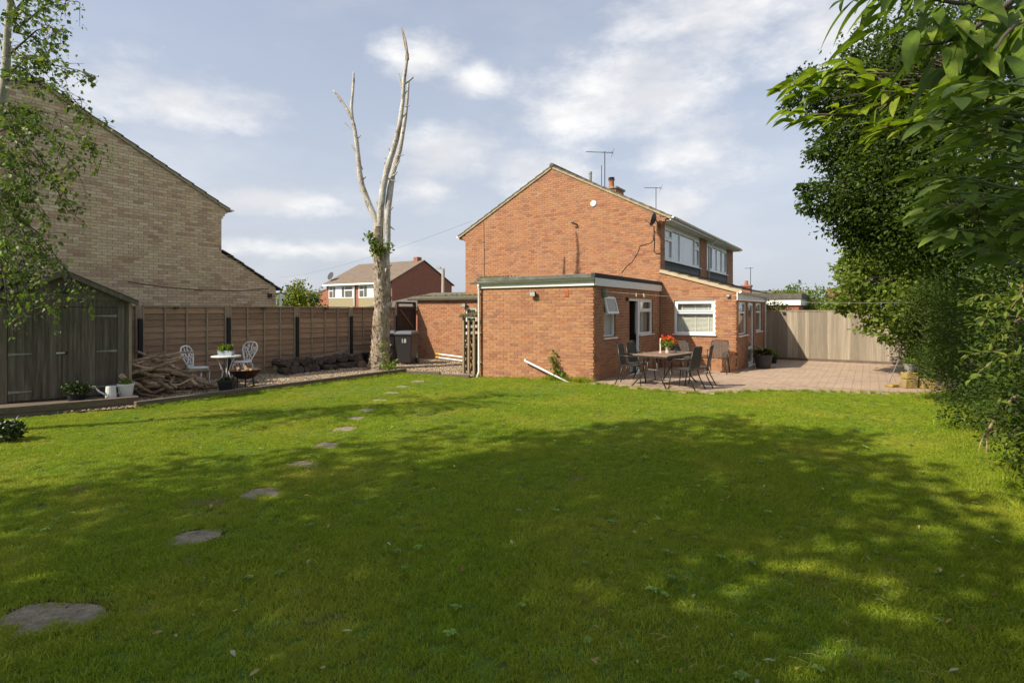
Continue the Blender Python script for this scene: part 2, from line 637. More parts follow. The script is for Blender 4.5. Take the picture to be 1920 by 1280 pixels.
def frames(pos, fwd, up, size, width=1.0):
    """matrices with local y along fwd, local z near up"""
    f = fwd / np.maximum(1e-6, np.linalg.norm(fwd, axis=1, keepdims=True))
    s = np.cross(f, up)
    s /= np.maximum(1e-6, np.linalg.norm(s, axis=1, keepdims=True))
    u = np.cross(s, f)
    M = np.zeros((len(pos), 4, 4))
    sz = np.asarray(size).reshape(-1, 1)
    M[:, :3, 0] = s * sz * width
    M[:, :3, 1] = f * sz
    M[:, :3, 2] = u * sz
    M[:, :3, 3] = pos
    M[:, 3, 3] = 1
    return M


LEAF4 = ([(0, 0, 0), (.28, .5, .07), (0, 1, -.06), (-.28, .5, .07)], [(0, 1, 2), (0, 2, 3)])


def long_leaf(w=.16, droop=.25, seg=6):
    v, f = [], []
    for i in range(seg + 1):
        t = i / seg
        h = w * math.sin(math.pi * min(1, t ** .8 * 1.0)) ** .85 if 0 < t < 1 else .004
        z = -droop * t * t
        v += [(-h, t, z + h * .35), (0, t, z), (h, t, z + h * .35)]
    for i in range(seg):
        a = i * 3
        f += [(a, a + 1, a + 4, a + 3), (a + 1, a + 2, a + 5, a + 4)]
    return v, f


def rand_dirs(n):
    a = NR.normal(size=(n, 3))
    return a / np.linalg.norm(a, axis=1, keepdims=True)


def crown_points(blobs, n, shell=.45, clump=.16, per=26):
    """leaf positions in a set of ellipsoids (centre, radii), gathered into clumps, denser outside; returns pos, outward, clump centres"""
    vol = np.array([(b[1][0] * b[1][1] * b[1][2]) ** .72 for b in blobs])
    cnt = np.maximum(per, (vol / vol.sum() * n)).astype(int)
    P, O, C = [], [], []
    for (c, r), k in zip(blobs, cnt):
        c, r = np.array(c, float), np.array(r, float)
        nc = max(3, k // per)
        d = rand_dirs(nc)
        rr = (shell + (1 - shell) * NR.rand(nc) ** .6)[:, None]
        cc = c + d * r * rr
        C.append(cc)
        idx = NR.randint(0, nc, k)
        off = NR.normal(size=(k, 3)) * clump * r.mean() * np.array([1, 1, .75])
        P.append(cc[idx] + off)
        o = d[idx] + off / r.mean() * 2
        O.append(o)
    return np.concatenate(P), np.concatenate(O), C


def leaves(name, pos, out, size, m, parent, jitter=.55, width=1.0, tpl=LEAF4, droop=.25, up_bias=.5, **kw):
    n = len(pos)
    fwd = out / np.maximum(1e-6, np.linalg.norm(out, axis=1, keepdims=True)) * .7 + rand_dirs(n) * .9
    fwd[:, 2] -= droop
    up = rand_dirs(n) * (1 - up_bias) + np.array([0, 0, 1.0]) * up_bias + 1e-3
    sz = size * (1 + (NR.rand(n) - .5) * 2 * jitter)
    return stamp(name, tpl[0], tpl[1], frames(pos, fwd, up, sz, width), m, parent, tones=np.clip(NR.normal(.5, .25, n), 0, 1), **kw)


def limbs(name, trunk_top, centres, m, parent, r0=.05, every=1):
    mb = MB()
    base = [Vector(t) for t in trunk_top]
    for cc in centres:
        for c in cc[::every]:
            c = Vector(c)
            s = min(base, key=lambda b: (b - c).length + max(0, b.z - c.z) * 2)
            mid = s.lerp(c, .5) + Vector((random.uniform(-.15, .15), random.uniform(-.15, .15), random.uniform(0, .25))) * (c - s).length * .5
            mb.tube([s, s.lerp(mid, .6), mid, mid.lerp(c, .6), c], [r0, r0 * .75, r0 * .55, r0 * .3, r0 * .12], 5, cap=False)
    return mb.build(name, m, parent, smooth=True)


# ------------------------------------------------------------------ brick walls
BL, BH, BP, BC = .215, .065, .225, .075


def brick_wall(house, name, o, u, n, length, ztop, openings, m, mort, top=None, z0=-.2, singles=0, near=0.0, thick=.1, lintels=(), label=None):
    """a mortar wall with every brick a piece in front of it; top(u) gives a sloping top; openings (u0,u1,z0,z1)"""
    o, u, n = Vector(o), Vector(u), Vector(n)
    wall = MB(o, u, n)
    if top is None:
        us = sorted({0.0, length, *[a for q in openings for a in q[:2]]})
        zs = sorted({z0, ztop, *[a for q in openings for a in q[2:]]})
        us = [a for a in us if 0 <= a <= length]
        zs = [a for a in zs if z0 <= a <= ztop]
        for i in range(len(us) - 1):
            run = None
            for j in range(len(zs) - 1):
                cu, cz = (us[i] + us[i + 1]) / 2, (zs[j] + zs[j + 1]) / 2
                hole = any(q[0] < cu < q[1] and q[2] < cz < q[3] for q in openings)
                if not hole:
                    if run is None:
                        run = [zs[j], zs[j + 1]]
                    else:
                        run[1] = zs[j + 1]
                if (hole or j == len(zs) - 2) and run:
                    wall.box(us[i], us[i + 1], -thick, 0, run[0], run[1])
                    run = None
    else:
        prof = [(0, z0), (length, z0)] + [(a, top(a)) for a in sorted({length, 0, *top.keys}, reverse=True)]
        wall.prism(prof, -thick, 0)
    w = wall.build(name, mort, house)
    if label:
        w['label'] = label
    rest = MB(o, u, n)
    single = []
    k = 0
    z = z0 + .005
    blocked = list(openings) + [l[:4] for l in lintels]
    while z < (ztop if top is None else max(top(a) for a in top.keys)):
        off = (k % 2) * BP / 2
        a = -off
        while a < length:
            lo, hi = max(0.0, a), min(length, a + BL)
            a += BP
            segs = [(lo, hi)]
            for q in blocked:
                if q[2] < z + BH * .5 < q[3]:
                    new = []
                    for s, e in segs:
                        if q[1] <= s or q[0] >= e:
                            new.append((s, e))
                        else:
                            if s < q[0]:
                                new.append((s, q[0]))
                            if e > q[1]:
                                new.append((q[1], e))
                    segs = new
            for s, e in segs:
                if e - s < .02:
                    continue
                za = zb = z + BH
                if top is not None:
                    za, zb = min(za, top(s)), min(zb, top(e))
                elif za > ztop:
                    za = zb = ztop
                if za - z < .008 and zb - z < .008:
                    continue
                za, zb = max(za, z + .004), max(zb, z + .004)
                pr = .009 + random.uniform(-.0025, .0025)
                tone = min(.999, max(0, random.gauss(.5, .24)))
                full = abs(e - s - BL) < .001 and za == zb == z + BH
                if full and singles:
                    single.append((abs((s + e) / 2 - near) + abs(z - 1.2) * .6, s, z, pr, tone))
                else:
                    P = rest.P
                    rest.hexa([P(s, -.02, z), P(e, -.02, z), P(e, pr, z), P(s, pr, z), P(s, -.02, za), P(e, -.02, zb), P(e, pr, zb), P(s, pr, za)], tone, skip=(2,))
        z += BC
        k += 1
    for (lu0, lu1, lz0, lz1) in lintels:
        a = lu0
        while a < lu1 - .02:
            rest.box(a + .004, min(lu1, a + .071), -.02, .009, lz0 + .005, lz1 - .005, random.random())
            a += .075
    single.sort()
    meshes = []
    if singles:
        for t in range(12):
            b = MB((0, 0, 0), u, n)
            b.box(0, BL, -.02, .009, 0, BH, (t + .5) / 12)
            meshes.append(b.mesh('brick', m))
    for i, (_, s, z, pr, tone) in enumerate(single):
        if i < singles:
            ob = bpy.data.objects.new('brick', meshes[int(tone * 12)])
            ob.location = rest.P(s, pr - .009, z)
            COL.objects.link(ob)
            ob.parent = w
            ob.matrix_parent_inverse = parent_inv(w)
        else:
            rest.box(s, s + BL, -.02, pr, z, z + BH, tone)
    if rest.f:
        rest.build('brickwork', m, w, kind='stuff')
    return w


class Top:
    def __init__(self, pts):
        self.pts = sorted(pts)
        self.keys = [p[0] for p in self.pts]

    def __call__(self, a):
        p = self.pts
        if a <= p[0][0]:
            return p[0][1]
        for (x0, z0), (x1, z1) in zip(p, p[1:]):
            if a <= x1:
                return z0 + (z1 - z0) * (a - x0) / max(1e-6, x1 - x0)
        return p[-1][1]


def window(house, o, u, n, w, h, cols=(), rows=(), fw=.055, sill=True, open_vent=None, back='room', slats=0, name='window', proud=-.03, label=None, leaf_frames=()):
    """white framed window, lower left corner at o; cols / rows are inner bars; panes are children"""
    f = MB(o, u, n)
    p0, p1 = proud - .06, proud
    f.box(0, fw, p0, p1, 0, h).box(w - fw, w, p0, p1, 0, h).box(fw, w - fw, p0, p1, 0, fw).box(fw, w - fw, p0, p1, h - fw, h)
    cs = [0] + list(cols) + [w]
    for c in cols:
        f.box(c - fw * .5, c + fw * .5, p0, p1 - .002, fw, h - fw)
    cells = []
    for i in range(len(cs) - 1):
        a = cs[i] + (fw if i == 0 else fw * .5)
        b = cs[i + 1] - (fw if i == len(cs) - 2 else fw * .5)
        rr = [0] + [q[1] for q in rows if q[0] == i] + [h]
        for j in range(len(rr) - 1):
            c = rr[j] + (fw if j == 0 else fw * .5)
            d = rr[j + 1] - (fw if j == len(rr) - 2 else fw * .5)
            if j:
                f.box(a, b, p0, p1 - .002, rr[j] - fw * .5, rr[j] + fw * .5)
            cells.append((a, b, c, d, (i, j)))
    wo = f.build(name, M_WHITE, house, bevel=.006)
    if label:
        wo['label'] = label
    for (a, b, c, d, key) in cells:
        if open_vent == key or back == 'frost':
            continue
        if key in leaf_frames:
            s = MB(o, u, n)
            s.box(a, a + .04, p1 - .03, p1 + .015, c, d).box(b - .04, b, p1 - .03, p1 + .015, c, d)
            s.box(a + .04, b - .04, p1 - .03, p1 + .015, c, c + .04).box(a + .04, b - .04, p1 - .03, p1 + .015, d - .04, d)
            s.build('sash', M_WHITE, wo, bevel=.004)
            a, b, c, d = a + .04, b - .04, c + .04, d - .04
        MB(o, u, n).box(a - .004, b + .004, p0 + .02, p0 + .034, c - .004, d + .004).build('pane', GLASS, wo)
    if sill:
        MB(o, u, n).box(-.04, w + .04, p0, .06, -.04, -.001).build('sill', M_WHITE, wo, bevel=.006)
    if back == 'curtain':
        c = MB(o, u, n)
        x = fw
        while x < w - fw:
            c.box(x, x + .05, p0 - .09, p0 - .06 - random.uniform(0, .02), .02, h - .02)
            x += .05
        c.build('curtain', M_CURT, wo)
    elif back == 'frost':
        MB(o, u, n).box(fw * .5, w - fw * .5, p0 - .012, p0 + .005, fw * .5, h - fw * .5).build('frosted_panel', M_FROST, wo)
    elif back == 'blind':
        k = 0
        for i in range(slats):
            z = .06 + (h - .12) * i / slats
            s = MB(o, u, n)
            s.hexa([s.P(.05, p0 - .075, z + .03), s.P(w - .05, p0 - .075, z + .03), s.P(w - .05, p0 - .045, z), s.P(.05, p0 - .045, z),
                    s.P(.05, p0 - .075, z + .034), s.P(w - .05, p0 - .075, z + .034), s.P(w - .05, p0 - .045, z + .004), s.P(.05, p0 - .045, z + .004)])
            s.build('slat', M_CURT if False else MATS['blind_slat'], wo)
        t = MB(o, u, n)
        for x in (.22, w * .5, w - .22):
            t.box(x - .015, x + .015, p0 - .042, p0 - .039, .05, h - .05)
        t.build('blind_tape', MATS['blind_slat'], wo)
    return wo


mat('blind_slat', (.80, .77, .69), .7, .05, 3)


def gutter(house, p0, p1, out, m=M_WHITE2, r=.055):
    """half-round gutter from p0 to p1 hung on the side 'out'"""
    p0, p1, out = Vector(p0), Vector(p1), Vector(out)
    mb = MB()
    k = []
    for p in (p0, p1):
        row = []
        for rr in (r, r - .006):
            for i in range(9):
                an = math.pi * i / 8
                q = p + out * (r + .002 + rr * math.cos(an)) + Vector((0, 0, -rr * math.sin(an)))
                row.append(q)
        k.append(row)
    n = 9
    a = len(mb.v)
    mb.v += [tuple(q) for q in k[0]] + [tuple(q) for q in k[1]]
    for i in range(n - 1):
        mb.f += [(a + i, a + i + 1, a + 18 + i + 1, a + 18 + i), (a + 9 + i + 1, a + 9 + i, a + 27 + i, a + 27 + i + 1)]
        mb.t += [.5, .5]
    for i in (0, 8):
        mb.f.append((a + i, a + 9 + i, a + 27 + i, a + 18 + i))
        mb.t.append(.5)
    for s in (0, 18):
        mb.f.append(tuple(a + s + i for i in range(9)))
        mb.t.append(.5)
    return mb.build('gutter', m, house, smooth=True)


def tile_slope(house, eave0, eave1, ridge0, ridge1, rows, m, name='tile_course', th=.03):
    """overlapping courses of roof tiles between an eave line and a ridge line"""
    e0, e1, r0, r1 = map(Vector, (eave0, eave1, ridge0, ridge1))
    nrm = (e1 - e0).cross(r0 - e0).normalized()
    if nrm.z < 0:
        nrm = -nrm
    for i in range(rows):
        a, b = i / rows, min(1.0, (i + 1.12) / rows)
        p0, p1 = e0.lerp(r0, a), e1.lerp(r1, a)
        q0, q1 = e0.lerp(r0, b), e1.lerp(r1, b)
        lo, hi = nrm * .030, nrm * .004
        mb = MB()
        mb.hexa([p0 + lo, p1 + lo, q1 + hi, q0 + hi, p0 + lo + nrm * th, p1 + lo + nrm * th, q1 + hi + nrm * th, q0 + hi + nrm * th])
        mb.build(name, m, house)


# ================================================================== THE GROUND
XR = -5.50                               # garden-side wall of the house
YE = 11.93                               # front of the single-storey extension
YG = onX(1238, XR).y                     # gable wall
XL = onY(873, YG).x
XEL = onY(900, YE).x                     # left end of the extension
XLT = onY(1381, YG).x                    # right wall of the lean-to
YLT = 22.0                               # far fence
XF = -13.55                              # left fence
EAVE, RIDGE = 4.78, 6.78


def in_poly(x, y, poly):
    c = False
    j = len(poly) - 1
    for i in range(len(poly)):
        xi, yi = poly[i]
        xj, yj = poly[j]
        if (yi > y) != (yj > y) and x < (xj - xi) * (y - yi) / (yj - yi) + xi:
            c = not c
        j = i
    return c


def in_poly_np(x, y, poly):
    c = np.zeros(len(x), bool)
    j = len(poly) - 1
    for i in range(len(poly)):
        xi, yi = poly[i]
        xj, yj = poly[j]
        with np.errstate(divide='ignore', invalid='ignore'):
            k = ((yi > y) != (yj > y)) & (x < (xj - xi) * (y - yi) / ((yj - yi) if yj != yi else 1e-9) + xi)
        c ^= k
        j = i
    return c


def gz_np(x, y):
    ss = lambda a, b, v: (lambda t: t * t * (3 - 2 * t))(np.clip((v - a) / (b - a), 0, 1))
    return (-0.09 * ss(12.2, 15.0, y) * ss(-9.3, -8.3, x) - 0.08 * np.exp(-((x + 8.7) ** 2 + (y - 11.7) ** 2) / 1.3))


# wide ground out to the horizon
g = MB()
n = 64
for i in range(n):
    a0, a1 = 2 * math.pi * i / n, 2 * math.pi * (i + 1) / n
    for r0, r1 in ((0, 60), (60, 250), (250, 900)):
        z = -.32
        pts = [(r0 * math.cos(a0), r0 * math.sin(a0), z), (r1 * math.cos(a0), r1 * math.sin(a0), z), (r1 * math.cos(a1), r1 * math.sin(a1), z), (r0 * math.cos(a1), r0 * math.sin(a1), z)]
        g.poly(pts[1:] if r0 == 0 and False else (pts if r0 else [pts[0], pts[1], pts[2]]))
g.build('ground', mat('far_ground', (.07, .09, .03), .95, .4, .3), kind='structure')

PATIO_EDGE = [(XR - .02, YE - .12), (-4.75, YE - .32), (-3.65, 11.48), (-2.8, 11.62), (-2.2, 12.3), (-1.75, 12.86), (-1.0, 13.45), (-.3, 13.95), (.6, 14.5), (1.7, 15.1)]
PATIO = PATIO_EDGE + [(2.2, YLT - .02), (XLT - .05, YLT - .02), (XLT - .05, YG + .05), (XR - .05, YG + .05)]
EDGE_A = Vector((-10.78, 4.35, 0))
EDGE_B = Vector((-10.72, 10.95, 0))
EDGE_C = Vector((-8.95, 11.55, 0))
GRAVEL = [(EDGE_A.x, EDGE_A.y), (EDGE_B.x, EDGE_B.y), (EDGE_C.x, EDGE_C.y), (-8.9, 14.5), (XF, 14.5), (XF - .05, 1.0), (-12.6, 1.0)]


def sheet(name, poly, dz, m, step=.25, **kw):
    """a sheet following the ground inside a polygon (clipped by cell against the outline)"""
    xs = [p[0] for p in poly]
    ys = [p[1] for p in poly]
    import bmesh
    bm = bmesh.new()
    f = bm.faces.new([bm.verts.new((x, y, 0)) for x, y in poly])
    for axis, lo, hi in ((0, min(xs), max(xs)), (1, min(ys), max(ys))):
        t = lo + step
        while t < hi:
            co = (t, 0, 0) if axis == 0 else (0, t, 0)
            no = (1, 0, 0) if axis == 0 else (0, 1, 0)
            bmesh.ops.bisect_plane(bm, geom=bm.verts[:] + bm.edges[:] + bm.faces[:], plane_co=co, plane_no=no)
            t += step
    for v in bm.verts:
        v.co.z = gz(v.co.x, v.co.y) + dz
    bmesh.ops.recalc_face_normals(bm, faces=bm.faces)
    me = bpy.data.meshes.new(name)
    bm.to_mesh(me)
    bm.free()
    if me.polygons[0].normal.z < 0:
        me.flip_normals()
    me.materials.append(m)
    return finish(bpy.data.objects.new(name, me), **kw)


LAWN = [(-17, -9), (6, -9), (6, 15.2), (1.7, 15.1)] + PATIO_EDGE[::-1][1:] + [(XR, YE), (XEL, YE), (EDGE_C.x, EDGE_C.y), (EDGE_B.x, EDGE_B.y), (EDGE_A.x, EDGE_A.y), (-11.6, 2.5), (-17, 2.4)]
sheet('lawn', [(-24, -14), (9, -14), (9, 23), (-24, 23)], -.012, M_EARTH, .5, kind='structure')
pat = sheet('patio', PATIO, .004, M_PAVJ, .5, kind='structure')
grv = sheet('gravel_bed', GRAVEL, .02, M_GRAV, .4, kind='structure')

# ---- pavers
px_list = []
x = XR
col = 0
while x < 2.3:
    y = 11.0 + (col % 2) * .115
    while y < YLT:
        cx, cy = x + .0875, y + .1125
        if in_poly(cx, cy, PATIO):
            px_list.append((math.hypot(cx, cy), x, y))
        y += .23
    x += .178
    col += 1
px_list.sort()
pm = MB()
pm.box(.002, .176, -.228, -.002, 0, .03)
paver_mesh = pm.mesh('paver', M_PAVER)
rest = MB()
for i, (_, x, y) in enumerate(px_list):
    z = gz(x + .09, y + .11) + random.uniform(-.002, .002)
    if i < 300:
        o = bpy.data.objects.new('paver', paver_mesh)
        o.location = (x, y, z - .006)
        o.parent = pat
        COL.objects.link(o)
    else:
        b = MB((x, y, z - .006))
        b.box(.002, .176, -.228, -.002, 0, .03)
        k = len(rest.v)
        rest.v += b.v
        rest.f += [tuple(k + j for j in q) for q in b.f]
        rest.t += b.t
rest.build('pavers', M_PAVER, pat, kind='stuff')

# ---- timber edging of the gravel
def plank(a, b, w, h, z0, m=M_SLEEP, parent=None, name='board', bev=.008, **kw):
    a, b = Vector(a), Vector(b)
    u = (b - a).normalized()
    nn = Vector((u.y, -u.x, 0))
    return MB(a, u, nn).box(0, (b - a).length, -w / 2, w / 2, z0, z0 + h).build(name, m, parent, bevel=bev, **kw)


ed = thing('timber_edging', EDGE_A, 'low weathered timber edging between the gravel and the lawn', 'edging')
for t0, t1 in ((0, .35), (.353, .68), (.683, 1)):
    plank(EDGE_A.lerp(EDGE_B, t0), EDGE_A.lerp(EDGE_B, t1), .10, .20, -.08, parent=ed)
plank(EDGE_B + Vector((.06, .0, 0)), EDGE_B.lerp(EDGE_C, .55), .09, .14, -.08, parent=ed)
plank(EDGE_B.lerp(EDGE_C, .56), EDGE_C, .09, .08, -.08, parent=ed)

# ---- stepping stones
stones = [(90, 1155), (367, 1006), (492, 923), (563, 870), (611, 834), (648, 803), (668, 784), (690, 767), (711, 750), (733, 736), (755, 724), (783, 714)]
words = ['twelfth', 'eleventh', 'tenth', 'ninth', 'eighth', 'seventh', 'sixth', 'fifth', 'fourth', 'third', 'second', 'first']
STONES = []
for i, (px, py) in enumerate(stones):
    c = onG(px, py)
    STONES.append(c)
    near = i < 4
    s = MB()
    m = 22
    ax, ay = (.185, .165) if near else (.16, .155)
    if i == 0:
        ax, ay = .29, .17
    ring, low, rim = [], [], []
    m = 16
    ph = random.uniform(0, 6.28)
    for j in range(m):
        an = 2 * math.pi * j / m
        e = .85 if near else .55
        cx, cy = math.cos(an), math.sin(an)
        wb = 1 + .07 * math.sin(3 * an + ph) + .05 * math.sin(5 * an + 2 * ph) + random.uniform(-.03, .03)
        rx = math.copysign(abs(cx) ** e, cx) * ax * wb
        ry = math.copysign(abs(cy) ** e, cy) * ay * wb
        v = CR * rx + CF * ry
        ring.append(c + v + Vector((0, 0, -.004 + random.uniform(-.002, .002))))
        low.append(c + v * 1.03 + Vector((0, 0, -.05)))
        rim.append(c + v * (1.13 + .05 * math.sin(4 * an + ph)) + CF * .035 + Vector((0, 0, -.0085)))
    k = len(s.v)
    s.v += [tuple(q) for q in ring + low]
    s.f.append(tuple(range(m)))
    s.t.append(.5)
    for j in range(m):
        s.f.append((j, m + j, m + (j + 1) % m, (j + 1) % m))
        s.t.append(.5)
    so_ = s.build('stepping_stone', M_STONE, bevel=.008, group='stepping stones across the lawn',
            label=f'{words[i]} stepping stone counted from the log store, sunk in the lawn', cat='stepping stone')
    rm = MB()
    rm.poly(rim)
    rm.build('soil_rim', mat('damp_soil', (.045, .034, .02), .95, .5, 40, .5, 90), so_)


# ---- grass: blades in clumps, spread over the lawn
def grass_clump(seed, blades, h, spread):
    r = random.Random(seed)
    mb = MB()
    for i in range(blades):
        a = r.uniform(0, 6.28)
        d = spread * math.sqrt(r.random())
        p = Vector((math.cos(a) * d, math.sin(a) * d, -.012))
        lean = Vector((r.gauss(0, .55), r.gauss(0, .55), 0))
        hh = h * r.uniform(.5, 1.15)
        w = r.uniform(.0016, .003) * (1 if h < .05 else 1.2)
        s = Vector((r.gauss(0, 1), r.gauss(0, 1), 0)).normalized() * w
        m1 = p + Vector((lean.x * .35, lean.y * .35, .62)) * hh
        m2 = p + Vector((lean.x, lean.y, .95)) * hh
        k = len(mb.v)
        mb.v += [tuple(p - s), tuple(p + s), tuple(m1 + s * .8), tuple(m1 - s * .8), tuple(m2)]
        mb.f += [(k, k + 1, k + 2, k + 3), (k + 3, k + 2, k + 4)]
        t = min(1, max(0, r.gauss(.5, .25)))
        mb.t += [t, t]
    return mb


def grass_material():
    m = bpy.data.materials.new('grass_blade')
    m.use_nodes = True
    nt = m.node_tree
    N, L = nt.nodes, nt.links
    b = N['Principled BSDF']
    b.inputs['Roughness'].default_value = .5
    b.inputs['Specular IOR Level'].default_value = .25
    geo = N.new('ShaderNodeNewGeometry')

    def nz(scale, lo, hi, det=4):
        n_ = N.new('ShaderNodeTexNoise')
        n_.inputs['Scale'].default_value = scale
        n_.inputs['Detail'].default_value = det
        L.new(geo.outputs['Position'], n_.inputs['Vector'])
        r = N.new('ShaderNodeMapRange')
        r.inputs[1].default_value = lo
        r.inputs[2].default_value = hi
        L.new(n_.outputs['Fac'], r.inputs[0])
        return r.outputs[0]

    def mix(f, a, b_):
        x = N.new('ShaderNodeMixRGB')
        L.new(f, x.inputs[0])
        for i, v in ((1, a), (2, b_)):
            if isinstance(v, tuple):
                x.inputs[i].default_value = (*v, 1)
            else:
                L.new(v, x.inputs[i])
        return x.outputs[0]
    at_ = N.new('ShaderNodeAttribute')
    at_.attribute_name = 'tone'
    c = mix(at_.outputs['Fac'], (.16, .285, .014), (.39, .455, .037))
    c = mix(nz(.9, .45, .74), c, (.42, .43, .05))
    c = mix(nz(5.0, .62, .80), c, (.33, .31, .10))
    c = mix(nz(1.7, .66, .74, 6), c, (.36, .30, .13))
    oi = N.new('ShaderNodeObjectInfo')
    r = N.new('ShaderNodeMapRange')
    r.inputs[3].default_value = .78
    r.inputs[4].default_value = 1.2
    L.new(oi.outputs['Random'], r.inputs[0])
    mu = N.new('ShaderNodeMixRGB')
    mu.blend_type = 'MULTIPLY'
    mu.inputs[0].default_value = 1
    L.new(c, mu.inputs[1])
    L.new(r.outputs[0], mu.inputs[2])
    L.new(mu.outputs[0], b.inputs['Base Color'])
    tr = N.new('ShaderNodeBsdfTranslucent')
    L.new(mu.outputs[0], tr.inputs['Color'])
    ms = N.new('ShaderNodeMixShader')
    ms.inputs[0].default_value = .45
    L.new(b.outputs[0], ms.inputs[1])
    L.new(tr.outputs[0], ms.inputs[2])
    L.new(ms.outputs[0], N['Material Output'].inputs['Surface'])
    return m


M_GRASS = grass_material()


def scatter(name, pts, rots, scales, protos, label, cat):
    """points carrying instances of the prototype meshes (one 'stuff' object)"""
    me = bpy.data.meshes.new(name)
    me.vertices.add(len(pts))
    me.vertices.foreach_set('co', np.asarray(pts, dtype=np.float32).reshape(-1))
    a = me.attributes.new('rot', 'FLOAT_VECTOR', 'POINT')
    a.data.foreach_set('vector', np.asarray(rots, dtype=np.float32).reshape(-1))
    a = me.attributes.new('scl', 'FLOAT', 'POINT')
    a.data.foreach_set('value', np.asarray(scales, dtype=np.float32))
    me.update()
    o = bpy.data.objects.new(name, me)
    finish(o, kind='stuff', label=label, cat=cat)
    ng = bpy.data.node_groups.new(name, 'GeometryNodeTree')
    ng.interface.new_socket('Geometry', in_out='INPUT', socket_type='NodeSocketGeometry')
    ng.interface.new_socket('Geometry', in_out='OUTPUT', socket_type='NodeSocketGeometry')
    N, L = ng.nodes, ng.links
    gi, go = N.new('NodeGroupInput'), N.new('NodeGroupOutput')
    iop = N.new('GeometryNodeInstanceOnPoints')
    ci = N.new('GeometryNodeCollectionInfo')
    col = bpy.data.collections.new(name + '_pieces')
    for p in protos:
        col.objects.link(p)
    ci.inputs['Collection'].default_value = col
    ci.inputs['Separate Children'].default_value = True
    ci.inputs['Reset Children'].default_value = True
    iop.inputs['Pick Instance'].default_value = True
    r = N.new('GeometryNodeInputNamedAttribute')
    r.data_type = 'FLOAT_VECTOR'
    r.inputs['Name'].default_value = 'rot'
    e2r = N.new('FunctionNodeEulerToRotation')
    s = N.new('GeometryNodeInputNamedAttribute')
    s.data_type = 'FLOAT'
    s.inputs['Name'].default_value = 'scl'
    rv = N.new('FunctionNodeRandomValue')
    rv.data_type = 'INT'
    for q in rv.inputs:
        if q.name == 'Max' and q.type == 'INT':
            q.default_value = len(protos) - 1
        if q.name == 'Min' and q.type == 'INT':
            q.default_value = 0
    iout = [q for q in rv.outputs if q.type == 'INT'][0]
    L.new(gi.outputs[0], iop.inputs['Points'])
    L.new(ci.outputs[0], iop.inputs['Instance'])
    L.new(iout, iop.inputs['Instance Index'])
    L.new(r.outputs['Attribute'], e2r.inputs[0])
    L.new(e2r.outputs[0], iop.inputs['Rotation'])
    L.new(s.outputs['Attribute'], iop.inputs['Scale'])
    L.new(iop.outputs[0], go.inputs[0])
    md = o.modifiers.new('scatter', 'NODES')
    md.node_group = ng
    return o


def proto(mb, name, m, smooth=False):
    return bpy.data.objects.new(name, mb.mesh(name, m, smooth))      # lives only in the scatter's own collection


def lawn_points():
    out = []
    zones = [(1.2, 4.5, 900), (4.5, 7.5, 650), (7.5, 11, 420), (11, 17.5, 260)]
    for d0, d1, dens in zones:
        area_w = d1 * 1.18 * 2
        nn = int(area_w * (d1 - d0) * dens)
        d = NR.uniform(d0, d1, nn)
        s = NR.uniform(-1.18, 1.18, nn) * d1
        keep = np.abs(s) < 1.12 * d + .6
        d, s = d[keep], s[keep]
        x = CF.x * d + CR.x * s
        y = CF.y * d + CR.y * s
        k = in_poly_np(x, y, LAWN) & (x < 2.6)
        out.append(np.stack([x[k], y[k]], 1))
    p = np.concatenate(out)
    for i, c in enumerate(STONES):
        ax = .165 if i < 4 else .14
        if i == 0:
            ax = .27
        dx = (p[:, 0] - c.x) * CR.x + (p[:, 1] - c.y) * CR.y
        dy = (p[:, 0] - c.x) * CF.x + (p[:, 1] - c.y) * CF.y - .02
        wob = 1 + .28 * np.sin(np.arctan2(dy, dx) * 3 + i) + NR.normal(0, .09, len(p))
        p = p[~((dx / ax) ** 2 + (dy / .15) ** 2 < wob)]
    return p


lp = lawn_points()
z = gz_np(lp[:, 0], lp[:, 1])
pts = np.concatenate([lp, z[:, None]], 1)
rot = np.zeros((len(pts), 3))
rot[:, 2] = NR.uniform(0, 6.28, len(pts))
rot[:, 0] = NR.normal(0, .08, len(pts))
patch = .8 + .35 * np.sin(lp[:, 0] * 2.1 + np.sin(lp[:, 1] * 1.7) * 2) * np.sin(lp[:, 1] * 1.9 + 1)
scl = np.clip(NR.normal(.95, .2, len(pts)) * np.clip(patch, .65, 1.25), .5, 1.6)
scatter('lawn_grass', pts, rot, scl, [proto(grass_clump(i, 34, .034, .06), 'grass_clump', M_GRASS) for i in range(6)],
        'short mown green grass covering the lawn', 'grass')
print('grass clumps', len(pts))
# taller tufts against the wall foot, the edging and the patio edge
tp = []
for a, b, k in ((Vector((XR - .05, YE - .06, 0)), Vector((-6.9, YE - .05, 0)), 60), (Vector((-7.0, YE - .06, 0)), Vector((XEL, YE - .06, 0)), 34),
                (EDGE_A + Vector((.09, 0, 0)), EDGE_B + Vector((.09, 0, 0)), 260)):
    for i in range(k):
        q = a.lerp(b, random.random()) + Vector((random.uniform(-.03, .06), random.uniform(-.07, .02), 0))
        tp.append((q.x, q.y, gz(q.x, q.y)))
for (x0, y0), (x1, y1) in zip(PATIO_EDGE, PATIO_EDGE[1:]):
    for i in range(int(math.hypot(x1 - x0, y1 - y0) * 45)):
        t = random.random()
        q = (x0 + (x1 - x0) * t + random.uniform(-.05, .05), y0 + (y1 - y0) * t - random.uniform(-.01, .08))
        tp.append((q[0], q[1], gz(*q)))
scatter('edge_grass', tp, [(0, 0, random.uniform(0, 6.28)) for _ in tp], [random.uniform(.5, 1.2) * (1.7 if i < 60 else .8) for i in range(len(tp))],
        [proto(grass_clump(50 + i, 26, .10, .05), 'grass_tuft', M_GRASS) for i in range(4)], 'longer untrimmed grass along the wall foot, edging and patio edge', 'grass')

